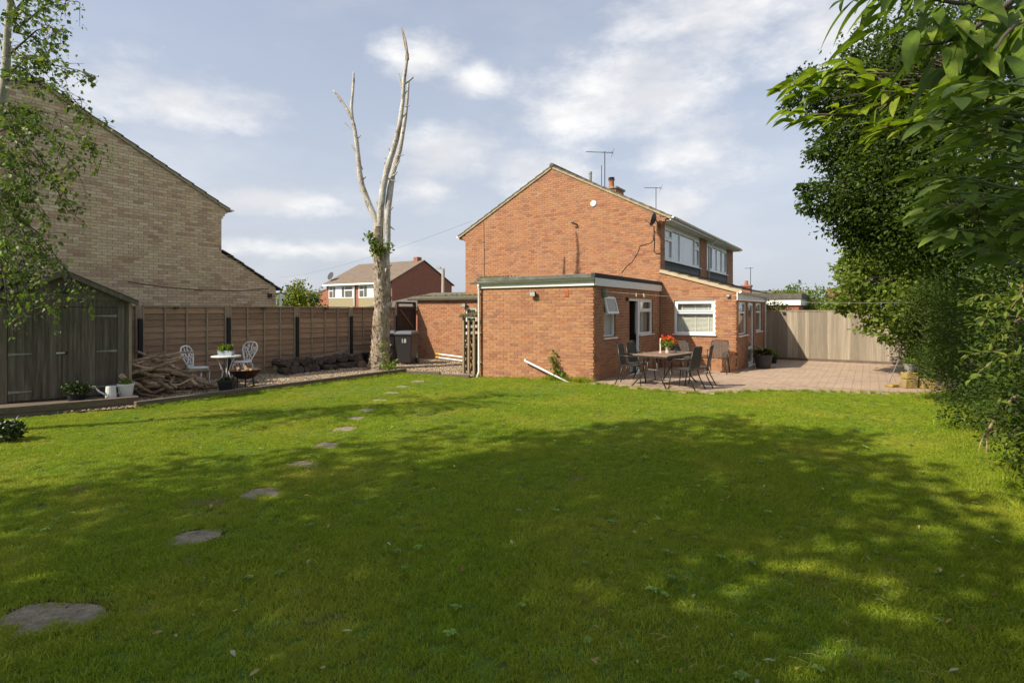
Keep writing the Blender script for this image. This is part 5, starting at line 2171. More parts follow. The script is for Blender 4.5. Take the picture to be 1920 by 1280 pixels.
# ladder lying against the garage wall
l0, l1 = onY(818, YA - .12, 667), onY(868, YA - .25, 676)
ld = thing('ladder', l0, 'white and yellow ladder lying along the garage wall', 'ladder')
a = Vector((l0.x, YA - .12, .10))
b = Vector((LSX0 - .1, YA - .9, .06))
u = (b - a).normalized()
for z in (0, .2):
    MB().tube([a + Vector((0, 0, z * .6)), b + Vector((0, 0, z * .6))], .03, 4).build('rail', M_WIRON, ld)
for i in range(9):
    q = a.lerp(b, (i + .5) / 9)
    MB().tube([q, q + Vector((0, 0, .12))], .014, 6).build('rung', M_ALU, ld)
for z in (0, .12):
    MB().tube([a - u * .02 + Vector((0, 0, z)), a + u * .16 + Vector((0, 0, z))], .042, 4).build('rubber_end', mat('yellow_end', (.55, .33, .03), .6, .2, 9), ld)

# ================================================================== WHITE BISTRO SET AND FIRE BOWL
def bistro_chair(c, rz, label):
    t = thing('bistro_chair', c, label, 'chair', 'white bistro chairs', rz)
    s = MB()
    s.lathe((0, 0, .42), [(.05, 0), (.19, .0), (.205, .012), (.20, .028), (.05, .03)], 20)
    local_part('seat', s, M_WIRON, t)
    sk = MB()
    for i in range(16):
        an = 2 * math.pi * i / 16
        sk.tube([(.195 * math.cos(an), .195 * math.sin(an), .42), (.19 * math.cos(an + .2), .19 * math.sin(an + .2), .36)], .009, 5)
    local_part('apron', sk, M_WIRON, t)
    def bk(a, z):                                        # back plane leans away
        return (a, -.17 - (z - .43) * .28, z)
    out = [(-.09, .44), (-.12, .52), (-.17, .62), (-.21, .72), (-.20, .81), (-.14, .885), (-.05, .91), (.05, .91), (.14, .885), (.20, .81), (.21, .72), (.17, .62), (.12, .52), (.09, .44)]
    o = MB()
    o.tube([bk(*q) for q in out], .017, 7)
    local_part('back_hoop', o, M_WIRON, t, smooth=True)
    la = MB()
    for s_ in (-1, 1):
        la.tube([bk(s_ * .05, .44), bk(s_ * .03, .55), bk(s_ * .09, .66), bk(s_ * .03, .78), bk(s_ * .06, .90)], .011, 6)
        la.tube([bk(s_ * .11, .50), bk(s_ * .02, .60), bk(-s_ * .06, .72), bk(-s_ * .17, .80)], .011, 6)
        la.tube([bk(s_ * .19, .70), bk(s_ * .10, .75), bk(s_ * .05, .83)], .01, 6)
        la.tube([bk(s_ * .14, .57), bk(s_ * .13, .68), bk(s_ * .16, .78)], .01, 6)
    la.tube([bk(-.1, .47), bk(.1, .47)], .014, 6)
    local_part('lattice', la, M_WIRON, t, smooth=True)
    for sx in (-1, 1):
        for sy in (-1, 1):
            l = MB()
            l.tube([(sx * .12, sy * .12, .42), (sx * .155, sy * .155, .34), (sx * .15, sy * .15, .15), (sx * .19, sy * .20, .0)], [.02, .018, .013, .017], 7)
            local_part('leg', l, M_WIRON, t, smooth=True)
    return t


bc1 = onG(372, 728)
bistro_chair((bc1.x, bc1.y, .025), R(-58), 'white cast metal bistro chair beside the branch heap')
bc2 = onG(443, 716)
bistro_chair((bc2.x - .15, bc2.y + .25, .025), R(-160), 'white cast metal bistro chair behind the round table')
bt = onG(424, 722)
t = thing('bistro_table', (bt.x, bt.y, .02), 'small round white cast metal table with a planted trough', 'table')
s = MB()
s.lathe((0, 0, .63), [(.05, 0), (.30, 0), (.315, .012), (.31, .03), (.05, .032)], 26)
local_part('table_top', s, M_WIRON, t)
for i in range(3):
    an = 2 * math.pi * i / 3 + .4
    l = MB()
    ca, sa = math.cos(an), math.sin(an)
    l.tube([(.22 * ca, .22 * sa, .63), (.14 * ca, .14 * sa, .5), (.07 * ca, .07 * sa, .3), (.10 * ca, .10 * sa, .15), (.24 * ca, .24 * sa, 0)], .015, 7)
    local_part('leg', l, M_WIRON, t, smooth=True)
c = Vector((bt.x, bt.y, .02 + .662))
tr = thing('planted_trough', c, 'pale blue metal trough with green plants on the bistro table', 'planter')
mb = MB(c, tuple(CR), tuple(-CF))
mb.hexa([mb.P(-.15, -.06, 0), mb.P(.15, -.06, 0), mb.P(.15, .06, 0), mb.P(-.15, .06, 0), mb.P(-.17, -.075, .11), mb.P(.17, -.075, .11), mb.P(.17, .075, .11), mb.P(-.17, .075, .11)])
mb.build('trough', mat('blue_metal', (.42, .47, .55), .5, .2, 12), tr, bevel=.006)
for s_ in (-1, 1):
    q = c + CR * (.085 * s_)
    small_leaves(tr, (q.x, q.y, q.z + .16), (.075, .07, .07), 240, .05, M_LEAFY)
# dark square pot at the edging
c = onG(426, 737)
c = Vector((min(c.x, EDGE_A.x - .24), c.y, .02))
t = pot('square_planter', tuple(c), .15, .21, .26, M_BLACK, 'black square planter on the timber edging before the fire bowl', square=True)
small_leaves(t, (c.x, c.y, c.z + .25), (.14, .14, .05), 200, .05, M_DARKL)
# fire bowl
c = onG(462, 730)
c = Vector((c.x - .12, c.y + .05, .02))
fb = thing('fire_bowl', c, 'rusty black fire bowl on legs filled with split wood', 'fire pit')
MB().lathe((c.x, c.y, c.z + .20), [(.05, 0), (.18, .03), (.27, .11), (.31, .19), (.33, .20), (.33, .21), (.30, .195), (.25, .12), (.05, .04)], 24).build('bowl', mat('rusty_iron', (.035, .026, .022), .75, .5, 12, .3, 60, dirt=((.16, .06, .025), 7, .5, .65, .7)), fb, smooth=True)
rn = MB()
rn.tube([(c.x + .26 * math.cos(2 * math.pi * i / 20), c.y + .26 * math.sin(2 * math.pi * i / 20), c.z + .11) for i in range(21)], .011, 6, cap=False)
rn.build('ring', M_DARK, fb)
for i in range(3):
    an = 2 * math.pi * i / 3 + .5
    MB().tube([(c.x + .17 * math.cos(an), c.y + .17 * math.sin(an), c.z + .26), (c.x + .20 * math.cos(an), c.y + .20 * math.sin(an), c.z - .01)], .018, 6).build('leg', M_DARK, fb)
for i in range(9):
    an = rg.uniform(0, 6.28)
    q = c + Vector((rg.uniform(-.15, .15), rg.uniform(-.15, .15), .36 + rg.uniform(-.04, .06)))
    d = Vector((math.cos(an), math.sin(an), rg.uniform(-.2, .3))) * rg.uniform(.08, .13)
    tag(MB().tube([q - d, q + d], rg.uniform(.025, .04), 5, jitter=.2).build('split_log', M_LOGEND if i % 2 else M_FIRE), 'piece of split wood in the fire bowl', 'firewood', 'split wood in the fire bowl')

# ================================================================== PATIO FURNITURE
def gp_(p, dz=0.0):
    return Vector((p[0], p[1], gz(p[0], p[1]) + .024 + dz))


TC = (-3.95, 12.45)
TR = R(-8)
tz = gp_(TC)
tb_ = thing('patio_table', tz, 'brown slatted patio table with thin steel legs', 'table', None, TR)
for i in range(7):
    b = MB((0, 0, 0), UX, NY)
    x0 = -.42 + i * .12
    b.box(x0 + .002, x0 + .118, -.76, .76, .69, .715)
    local_part('table_board', b, M_TABLE, tb_, bevel=.003)
b = MB((0, 0, 0), UX, NY)
b.box(-.415, .415, -.75, -.72, .655, .689).box(-.415, .415, .72, .75, .655, .689).box(-.415, -.385, -.72, .72, .655, .689).box(.385, .415, -.72, .72, .655, .689)
local_part('frame', b, M_STEEL, tb_)
for sy in (-1, 1):
    l = MB()
    l.tube([(-.10, sy * .62, .66), (-.12, sy * .62, .38), (-.42, sy * .80, 0)], .015, 7)
    local_part('leg', l, M_STEEL, tb_, smooth=True)
    l = MB()
    l.tube([(.10, sy * .62, .66), (.12, sy * .62, .38), (.42, sy * .80, 0)], .015, 7)
    local_part('leg', l, M_STEEL, tb_, smooth=True)
    l = MB()
    l.tube([(-.12, sy * .62, .38), (.12, sy * .62, .38)], .012, 6)
    local_part('stretcher', l, M_STEEL, tb_)


def steel_chair():
    """faces +Y in its own frame"""
    t = thing('patio_chair', (0, 0, 0), 'x', 'chair', 'steel patio chairs')
    fr = MB()
    for s in (-1, 1):
        x = s * .25
        fr.tube([(x * .9, -.27, .90), (x, -.22, .60), (x, -.19, .43), (x, .22, .44)], .0125, 7)
    fr.tube([(-.225, -.27, .90), (-.12, -.285, .925), (.12, -.285, .925), (.225, -.27, .90)], .0125, 7)
    fr.tube([(-.25, .22, .44), (.25, .22, .44)], .0125, 7)
    fr.tube([(-.25, -.19, .43), (.25, -.19, .43)], .0125, 7)
    local_part('frame', fr, M_STEEL, t, smooth=True)
    se = MB((0, 0, 0), UX, NY)
    for i in range(13):
        y = -.18 + i * .031
        se.box(-.24, .24, -(y + .024), -y, .432, .442)
    local_part('seat', se, M_WEAVE, t)
    for i in range(11):
        a = -.21 + i * .042
        bs = MB()
        k = 1 - .0
        bs.hexa([Vector((a - .015, -.192, .45)), Vector((a + .015, -.192, .45)), Vector((a + .015, -.202, .45)), Vector((a - .015, -.202, .45)),
                 Vector((a * .92 - .015, -.268, .91)), Vector((a * .92 + .015, -.268, .91)), Vector((a * .92 + .015, -.278, .91)), Vector((a * .92 - .015, -.278, .91))])
        local_part('back_slat', bs, M_WEAVE, t)
    for s in (-1, 1):
        x = s * .27
        a = MB()
        a.tube([(x * .95, -.225, .66), (x * 1.03, -.05, .665), (x * 1.03, .15, .65), (x, .22, .58), (x * .95, .22, .44)], .012, 7)
        local_part('armrest', a, M_STEEL, t, smooth=True)
        l = MB()
        l.tube([(s * .25, .22, .44), (s * .255, .24, .22), (s * .26, .27, 0)], .0125, 7)
        local_part('leg', l, M_STEEL, t, smooth=True)
        l = MB()
        l.tube([(s * .25, -.15, .43), (s * .255, -.20, .25), (s * .26, -.33, 0)], .0125, 7)
        local_part('leg', l, M_STEEL, t, smooth=True)
    return t


ch0 = steel_chair()
spots = [((-4.60, 12.05), -82, 'steel patio chair at the table end nearest the lawn, back to the side window'),
         ((-4.68, 12.85), -96, 'steel patio chair before the open kitchen door, back to the house'),
         ((-3.32, 11.90), 82, 'slat-backed patio chair at the table corner nearest the lawn, back to the patio'),
         ((-3.22, 12.62), 96, 'slat-backed patio chair facing the house, beside the lawn-side one'),
         ((-4.42, 15.0), 176, 'patio chair in shade under the blind window'),
         ((-3.60, 16.22), 184, 'sunlit patio chair standing against the brick wall by the corner')]
for i, (p, a, lab) in enumerate(spots):
    c_ = ch0 if i == 0 else copy_tree(ch0)
    c_.location = gp_(p)
    c_.rotation_euler = (0, 0, R(a))
    c_['label'] = lab

# on the table: flowers, candle, glass
TM = Matrix.Translation(tz) @ Matrix.Rotation(TR, 4, 'Z')
M_RPET = mat('red_petal', (0, 0, 0), .6, .15, 9, attr='tone', ramp=[(.55, .02, .015), (.70, .05, .02), (.75, .14, .02), (.78, .26, .03)], trans=.2)
c = TM @ Vector((.02, .10, .716))
t = pot('flower_pot', tuple(c), .05, .062, .13, mat('cream_pot', (.55, .52, .43), .6, .1, 8), 'cream pot of red and orange flowers on the patio table')
small_leaves(t, (c.x, c.y, c.z + .21), (.15, .15, .09), 320, .06, M_ELDER)
n_ = 230
cs_ = np.array([[c.x - .08, c.y - .02, c.z + .34], [c.x + .05, c.y + .06, c.z + .33], [c.x + .12, c.y + .05, c.z + .25], [c.x + .01, c.y, c.z + .30]])
pos = cs_[NR.randint(0, 4, n_)] + NR.normal(size=(n_, 3)) * .028
stamp('flowers', *LEAF4, frames(pos, rand_dirs(n_), rand_dirs(n_), NR.uniform(.03, .05, n_), 1.5), M_RPET, t)
c = TM @ Vector((-.12, .02, .716))
cd = MB().lathe(c, [(.035, 0), (.035, .012), (.017, .015), (.0155, .33), (.004, .335), (.002, .35)], 12).build('candle', mat('wax', (.72, .66, .60), .5, .05, 5), smooth=False)
tag(cd, 'tall white candle standing beside the flower pot', 'candle')
c = TM @ Vector((.18, .16, .716))
jb = MB().lathe(c, [(.03, 0), (.035, .01), (.035, .10), (.03, .10), (.028, .012)], 14).build('glass_jar', glass_mat('jar_glass', (.75, .9, .85)), smooth=True)
tag(jb, 'small clear glass jar beside the flower pot', 'jar')

# pots by the glazed door
c = gp_(onG(1431, 690, -.07))
t = pot('large_planter', tuple(c), .20, .27, .42, mat('slate_pot', (.055, .055, .06), .55, .2, 8, spec=.4), 'large dark planter with broad red-tinged leaves by the glazed door')
LLV = long_leaf(.22, .45, 5)
n_ = 90
an = NR.uniform(0, 6.28, n_)
pos = np.array([c.x, c.y, c.z + .40]) + np.stack([np.cos(an) * .12 * NR.rand(n_), np.sin(an) * .12 * NR.rand(n_), NR.rand(n_) * .12], 1)
fw = np.stack([np.cos(an), np.sin(an), NR.uniform(.2, 1.3, n_)], 1)
stamp('leaves', *LLV, frames(pos, fw, np.tile([0, 0, 1.0], (n_, 1)), NR.uniform(.20, .34, n_)), mat('broad_leaf', (0, 0, 0), .4, .2, 9, spec=.5, trans=.3, attr='tone', ramp=[(.04, .09, .015), (.07, .14, .02), (.13, .20, .03), (.20, .09, .03)]), t)
c = gp_(onG(1449, 681, -.07))
t = pot('small_planter', (c.x, c.y, c.z), .11, .15, .24, M_BLACK, 'small black planter behind the large dark planter')
small_leaves(t, (c.x, c.y, c.z + .30), (.14, .14, .10), 160, .07, M_LEAFY)
c = gp_((XLT + .22, onG(1418, 690, -.07).y + 1.0))
t = pot('terracotta_pot', tuple(c), .09, .12, .2, M_TERRA, 'terracotta pot against the wall by the glazed door')
small_leaves(t, (c.x, c.y, c.z + .28), (.14, .14, .12), 200, .07, M_DARKL)

# weathered blocks and bucket at the end of the patio
M_LICH = mat('lichen_block', (.34, .25, .12), .95, .3, 12, .7, 60, dirt=((.50, .36, .05), 7, .47, .62, .8))
q0 = gp_(onG(1722, 722))
blocks = [((-.20, .05, 0), (.30, .20, .20), 8, 'lichen-covered block under the bucket'), ((.17, -.02, 0), (.28, .22, .22), -12, 'lichen-covered block leaning against the hedge side of the bucket'),
          ((-.16, .06, .205), (.28, .19, .15), 4, 'top lichen block carrying the metal bucket'), ((.28, -.30, 0), (.36, .2, .07), -18, 'flat orange-brown slab lying before the lichen blocks'),
          ((-.46, .2, 0), (.26, .2, .07), 20, 'flat pale slab on the patio beside the lichen blocks')]
for (dx_, dy_, dz_), (sx_, sy_, sz_), a, lab in blocks:
    cc = q0 + CR * dx_ + CF * dy_ + Vector((0, 0, dz_))
    b = MB((0, 0, 0), UX, NY).box(-sx_ / 2, sx_ / 2, -sy_ / 2, sy_ / 2, 0, sz_)
    b.v = [(x + random.uniform(-.012, .012), y + random.uniform(-.012, .012), z) for x, y, z in b.v]
    o = b.build('stone_block', M_LICH, bevel=.014)
    o.location = cc
    o.rotation_euler = (0, 0, R(a) + R(YAW))
    tag(o, lab, 'stone', 'weathered blocks by the hedge')
c = q0 + CR * -.16 + CF * .06 + Vector((0, 0, .356))
t = pot('metal_bucket', tuple(c), .085, .115, .2, M_ALU, 'galvanised bucket planted with greenery on the stone blocks', 'bucket')
small_leaves(t, (c.x, c.y, c.z + .24), (.13, .13, .08), 160, .06, M_LEAFY)
MB().tube([c + CR * -.11 + Vector((0, 0, .18)), c + CR * -.10 + Vector((0, 0, .10)) - CF * .12, c + CR * .10 + Vector((0, 0, .10)) - CF * .12, c + CR * .11 + Vector((0, 0, .18))], .004, 5).build('handle', M_ALU, t)
ldr = thing('folding_frame', q0 + CF * .5, 'metal folding frame leaning in the hedge behind the bucket', 'frame')
e = q0 + CF * .42
MB().tube([e + CR * -.42, e + CR * -.16 + Vector((0, 0, .6))], .011, 6).build('tube', M_ALU2, ldr)
MB().tube([e + CR * .30, e + CR * .08 + Vector((0, 0, .6))], .011, 6).build('tube', M_ALU2, ldr)
MB().tube([e + CR * -.17 + Vector((0, 0, .59)), e + CR * .09 + Vector((0, 0, .59))], .011, 6).build('tube', M_ALU2, ldr)

# ================================================================== TREES AND SHRUBS
# ---- the dead tree
DT = 15.75
tree = thing('dead_tree', onG(712, 692), 'tall dead tree with bare silvery forked stems and flaking trunk', 'tree')


def px_tube(pts, dd=DT, sides=12, jitter=.04, mb=None, sub=3):
    """polyline given as (px, py, radius in px, depth offset)"""
    P, Rr = [], []
    for q in pts:
        d = dd + (q[3] if len(q) > 3 else 0)
        P.append(at(q[0], q[1], d))
        Rr.append(q[2] / F * d)
    PP, RR = [], []
    for i in range(len(P) - 1):
        for k in range(sub):
            t = k / sub
            a, b, c_, d_ = P[max(0, i - 1)], P[i], P[i + 1], P[min(len(P) - 1, i + 2)]
            q = .5 * ((2 * b) + (c_ - a) * t + (2 * a - 5 * b + 4 * c_ - d_) * t * t + (3 * b - a - 3 * c_ + d_) * t ** 3)
            PP.append(q)
            RR.append(Rr[i] * (1 - t) + Rr[i + 1] * t)
    PP.append(P[-1])
    RR.append(Rr[-1])
    mb = mb or MB()
    mb.tube(PP, RR, sides, jitter=jitter)
    return mb


px_tube([(707, 706, 25), (709, 692, 21), (712, 670, 17), (714, 635, 15.5), (716, 590, 15), (715, 550, 13.5), (712, 515, 11), (710, 484, 10), (709, 450, 9.5), (709, 425, 8.5)], jitter=.13, sides=20, sub=9).build('trunk', M_DEAD, tree, smooth=True)
px_tube([(722, 610, 6), (724, 570, 7.5), (725.5, 530, 6.4), (725.5, 484, 5.6), (726.5, 440, 6), (726.5, 400, 6), (733, 346, 5.4, .2), (741, 308, 4.8, .3), (750, 280, 4.2, .4), (755, 248, 3.7, .45), (762, 206, 2.9, .5), (766, 153, 1.9, .5)], jitter=.14).build('limb', M_DEADTOP, tree, smooth=True)
px_tube([(711, 435, 7), (713, 399, 6.4), (718, 357, 6.2), (727, 313, 5.8), (740, 273, 4.9), (749, 234, 4.2), (755, 190, 3.7), (758, 146, 3.4), (763, 110, 3), (760, 76, 2.1), (753, 52, .8)], jitter=.14).build('limb', M_DEADTOP, tree, smooth=True)
px_tube([(709, 432, 6.6), (702, 406, 6), (688, 374, 5.4), (676, 336, 4.8), (672, 297, 4.3), (667, 255, 3.8), (661, 227, 3.2), (652, 208, 2.7), (636, 183, 2.2), (625, 170, 1.3)], jitter=.14).build('limb', M_DEADTOP, tree, smooth=True)
px_tube([(662, 232, 3), (659, 205, 2.9), (661, 178, 2.5), (663, 150, 2.0), (663, 135, 1.3)], jitter=.14).build('limb', M_DEADTOP, tree, smooth=True)
sb = MB()
for (x0, y0, x1, y1, r) in ((757, 158, 775, 145, 1.9), (753, 165, 748, 138, 1.2), (726, 318, 721, 305, 1.6), (735, 300, 729, 278, 1.5), (674, 330, 666, 318, 1.8), (670, 285, 657, 270, 2), (672, 300, 680, 318, 1.6),
                            (663, 245, 646, 230, 1), (661, 168, 655, 162, .9), (728, 335, 742, 340, 1.3), (745, 292, 757, 290, 1.1), (760, 200, 768, 198, 1.1), (750, 235, 744, 226, 1.3), (712, 400, 706, 378, 1.2),
                            (722, 372, 712, 368, 1.1), (732, 425, 740, 430, 1.3), (733, 455, 741, 461, 1.3), (742, 312, 750, 300, 1.2), (754, 250, 760, 240, 1.2), (704, 412, 697, 402, 1.3), (668, 262, 676, 254, 1.2), (676, 340, 686, 331, 1.5), (684, 362, 675, 357, 1.6), (719, 352, 712, 340, 1.4), (731, 300, 722, 296, 1.2), (757, 178, 764, 170, 1.2), (752, 222, 760, 214, 1.3), (729, 396, 737, 388, 1.4), (737, 330, 745, 322, 1.5), (727, 470, 736, 474, 1.2), (726, 500, 735, 497, 1.2), (702, 480, 694, 474, 1.3)):
    px_tube([(x0, y0, r * 1.3), ((x0 + x1) / 2, (y0 + y1) / 2 + 1, r), (x1, y1, r * .7)], mb=sb, sides=6, sub=1)
sb.build('snapped_twigs', M_DEADTOP, tree)
bw_ = MB()
for x0, y0, x1, y1, r in ((764, 104, 753, 52, 2.9), (764, 112, 765, 100, 3.4), (641, 191, 626, 170, 2.5), (663, 152, 663, 135, 2.2)):
    px_tube([(x0, y0, r * 1.02), ((x0 * .6 + x1 * .4), (y0 * .6 + y1 * .4), r * .8), (x1, y1, r * .3)], mb=bw_, sides=8, sub=1, jitter=.1)
bw_.build('broken_tip', M_BROKEN, tree)
# flaking bark plates on the trunk
fl = []
n_ = 620
ty = NR.uniform(480, 695, n_)
cx_ = np.interp(ty, [470, 505, 545, 590, 635, 670, 695], [712, 715, 717, 718, 715, 713, 709])
rr_ = np.interp(ty, [470, 505, 545, 590, 635, 670, 695], [10.5, 11.5, 13.5, 14.5, 15, 17, 21]) / F * DT
an = NR.uniform(0, 6.28, n_)
cen = np.array([tuple(at(a, b, DT)) for a, b in zip(cx_, ty)])
rad = np.stack([np.cos(an), np.sin(an), np.zeros(n_)], 1)
pos = cen + rad * (rr_[:, None] * 1.0)
stamp('bark_plates', [(-.5, 0, 0), (.5, 0, 0), (.35, 1, .25), (-.4, .9, .2)], [(0, 1, 2, 3)], frames(pos, np.tile([0, 0, 1.0], (n_, 1)) + rand_dirs(n_) * .15, rad + rand_dirs(n_) * .2, NR.uniform(.06, .2, n_), .5), mat('bark_plate', (.50, .42, .32), .95, .5, 9, .6, 40, col2=(.20, .15, .11)), tree, kind='stuff')


def ivy(parent, pts, n, spread, size, m):
    c = np.array([tuple(p) for p in pts])
    i = NR.randint(0, len(c), n)
    pos = c[i] + NR.normal(size=(n, 3)) * spread
    leaves('shoots', pos, rand_dirs(n) + np.array([0, -.4, 0]), size, m, parent, width=1.3)


ivy(tree, [at(a, b, DT - .25) for a, b in ((693, 440), (697, 452), (703, 462), (708, 458), (700, 468), (714, 466), (712, 474), (729, 462))], 330, .07, .085, M_LEAFY)
ivy(tree, [at(a, b, DT - .45) for a, b in ((718, 640), (720, 655), (724, 668), (722, 680))], 55, .07, .07, M_LEAFY)
ivy(tree, [at(a, b, DT - .6) for a, b in ((735, 684), (728, 688), (742, 682), (720, 690))], 90, .07, .09, M_LEAFY)

# climbing plant at the wall foot by the waste pipe
wp = [onY(a, YE - .07, b) for a, b in ((1038, 668), (1038, 680), (1042, 690), (1048, 698), (1054, 706), (1060, 712), (1064, 716))]
cp = thing('wall_climber', (wp[-1].x, YE - .07, 0), 'small climbing plant on the brick wall above the waste pipe', 'plant')
MB().tube(wp[::-1], [.012, .011, .01, .009, .008, .006, .004], 6).build('stem', M_BARK, cp)
ivy(cp, wp, 420, .06, .06, M_LEAFY)


# ---- generic broadleaf tree
def tree_of(name, label, base, top, blobs, n, size, leafm, barkm=M_BARK, r=.14, group=None, cat='tree', width=1.0, clump=.16, per=26, shell=.4, limb=.03, every=2, trunk_pts=None, up_bias=.5):
    t = thing(name, base, label, cat, group)
    b, e = Vector(base), Vector(top)
    tp = trunk_pts or [b.lerp(e, k / 6) + (Vector((random.uniform(-.1, .1), random.uniform(-.1, .1), 0)) if 0 < k < 6 else Vector()) for k in range(7)]
    MB().tube([Vector(tp[0]) - Vector((0, 0, .1))] + list(tp), [r * 1.35] + [r * (1 - .8 * k / (len(tp) - 1)) for k in range(len(tp))], 9, jitter=.06).build('trunk', barkm, t, smooth=True)
    pos, out, C = crown_points(blobs, n, shell, clump, per)
    limbs('branches', tp[1:], C, barkm, t, limb, every)
    leaves('crown', pos, out, size, leafm, t, width=width, up_bias=up_bias)
    return t


def B(px, py, d, r, s=(1, 1, 1)):
    """a crown lobe at a pixel and depth, radius in metres"""
    p = at(px, py, d)
    return (tuple(p), (r * s[0], r * s[1], r * s[2]))


# ---- birch at the left, in front of the shed
bb = CF * 7.4 + CR * -8.1
bt_ = [Vector((bb.x, bb.y, 0))] + [at(-60, 420, 7.4), at(-24, 280, 7.4), at(2, 195, 7.4), at(11, 140, 7.4), at(14, 60, 7.4), at(24, -60, 7.4), at(34, -160, 7.4)]
birch = thing('birch_tree', tuple(bt_[0]), 'slender birch with hanging leafy twigs in front of the shed', 'tree')
MB().tube(bt_, [.11, .085, .068, .056, .05, .042, .026, .012], 10, jitter=.04).build('trunk', M_BIRCH, birch, smooth=True)
ends = [((26, 60), (150, 5)), ((14, 140), (170, 150)), ((20, 100), (120, 60)), ((4, 195), (195, 300)), ((14, 150), (185, 235)), ((4, 195), (150, 330)), ((-5, 230), (130, 400)), ((-20, 280), (95, 440)),
        ((-30, 300), (75, 520)), ((-40, 350), (165, 570)), ((-40, 350), (105, 585)), ((-10, 250), (110, 260)), ((14, 140), (95, 120)), ((26, 60), (40, 20)), ((-20, 280), (50, 330)), ((-20, 280), (60, 400)),
        ((-50, 400), (40, 560)), ((-50, 380), (70, 600)), ((30, 20), (90, -30)), ((4, 195), (70, 220)), ((-5, 230), (80, 300)), ((-20, 300), (20, 480)), ((-40, 360), (25, 620)), ((-20, 280), (120, 350)),
        ((20, 90), (60, 150)), ((-30, 320), (30, 420)), ((26, 60), (110, 100)), ((-40, 340), (90, 490)), ((-30, 320), (10, 380)), ((0, 200), (30, 250)), ((20, 80), (-60, 60)), ((0, 200), (-120, 260)), ((-30, 300), (-160, 420)), ((30, 20), (-20, -100)), ((40, -60), (110, -140)), ((40, -60), (-60, -180))]
tw = MB()
LPp, LO = [], []
rb = random.Random(3)
for (s0, e0) in ends:
    dd = 7.4 + rb.uniform(-.9, .9)
    a = at(s0[0], s0[1], 7.4)
    b = at(e0[0], e0[1], dd)
    m_ = a.lerp(b, .5) + Vector((0, 0, .25 * (b - a).length * .5))
    path = [a.lerp(m_, .5), m_, m_.lerp(b, .5) + Vector((0, 0, .05)), b]
    path = [a] + path
    tw.tube(path, [.016, .012, .009, .006, .003], 5, cap=False)
    ln = (b - a).length
    for k in range(int(7 + ln * 12)):
        t = .15 + .85 * rb.random() ** .7
        i = min(3, int(t * 4))
        q = path[i].lerp(path[i + 1], t * 4 - i)
        drop = Vector((rb.uniform(-.20, .20), rb.uniform(-.25, .25), -rb.uniform(.02, .36)))
        if rb.random() < .3:
            drop.z = rb.uniform(-.05, .15)
        tw.tube([q, q + drop * .5 + Vector((0, 0, .02)), q + drop], [.004, .003, .0015], 4, cap=False)
        for j in range(rb.randint(5, 11)):
            u_ = rb.random()
            LPp.append(tuple(q + drop * u_ + Vector((rb.gauss(0, .035), rb.gauss(0, .035), rb.gauss(0, .03)))))
            LO.append((rb.gauss(0, 1), rb.gauss(0, 1), -.5))
tw.build('branches', M_BARK, birch, smooth=True)
leaves('crown', np.array(LPp), np.array(LO), .056, M_BIRCHL, birch, width=1.25, droop=.5, up_bias=.3)
print('birch leaves', len(LPp))

# dark evergreen shrub behind the shed
eb = onX(35, XF + .35)
tree_of('evergreen_shrub', 'dark evergreen shrub growing between shed and buff brick house', (eb.x - .9, eb.y, -.1), (eb.x - .9, eb.y, 2.4),
        [((eb.x - .9, eb.y - .1, 2.3), (.75, .8, .65)), ((eb.x - .8, eb.y - .9, 2.0), (.7, .8, .8)), ((eb.x - .9, eb.y, 1.3), (.7, .9, .7))], 7000, .07, M_DARKL, r=.07, cat='shrub', limb=.02)
# golden bush behind the fence
gb = at(560, 570, 21)
tree_of('golden_shrub', 'golden green leafy bush with yellow flowers beyond the panel fence', (gb.x, gb.y, -.3), (gb.x, gb.y, 2.0),
        [B(545, 565, 21, .55), B(565, 558, 21, .6), B(582, 562, 21, .5), B(560, 585, 21, .9), B(535, 580, 20.5, .4), B(590, 590, 21, .5)], 5200, .10, M_YELL, r=.07, cat='shrub', limb=.02)

# ---- trees out of the frame on the left, whose shade falls over the lawn
def cw(x, z):
    return CR * x + CF * z


for i, (cx_, cz_, h, rr, lab, nlf) in enumerate(((-8.6, .3, 9.2, 2.4, 'tall broadleaf tree beyond the birch at the garden side', 6800), (-7.2, -2.2, 9.6, 3.0, 'wide broadleaf tree at the garden side, second from the birch', 8200),
                                            (-4.6, -2.8, 9.6, 1.7, 'slim tall broadleaf tree between the two wide garden-side trees', 4600), (-6.1, 1.6, 9.6, 1.65, 'slim tall broadleaf tree beside the birch at the garden side', 4600))):
    q = cw(cx_, cz_)
    bl = [((q.x, q.y, h - rr * .9), (rr, rr, rr * .85))]
    for k in range(9):
        an = 2 * math.pi * k / 9
        w_ = random.uniform(.45, .75)
        bl.append(((q.x + math.cos(an) * rr * .8, q.y + math.sin(an) * rr * .8, h - rr * random.uniform(.5, 1.4)), (rr * w_, rr * w_, rr * w_ * .8)))
    tree_of('shade_tree', lab, (q.x, q.y, 0), (q.x, q.y, h - rr * .6), bl, nlf, .20, M_LEAF, r=.2, group='trees at the side of the garden', limb=.05, every=4, per=30, clump=.2)

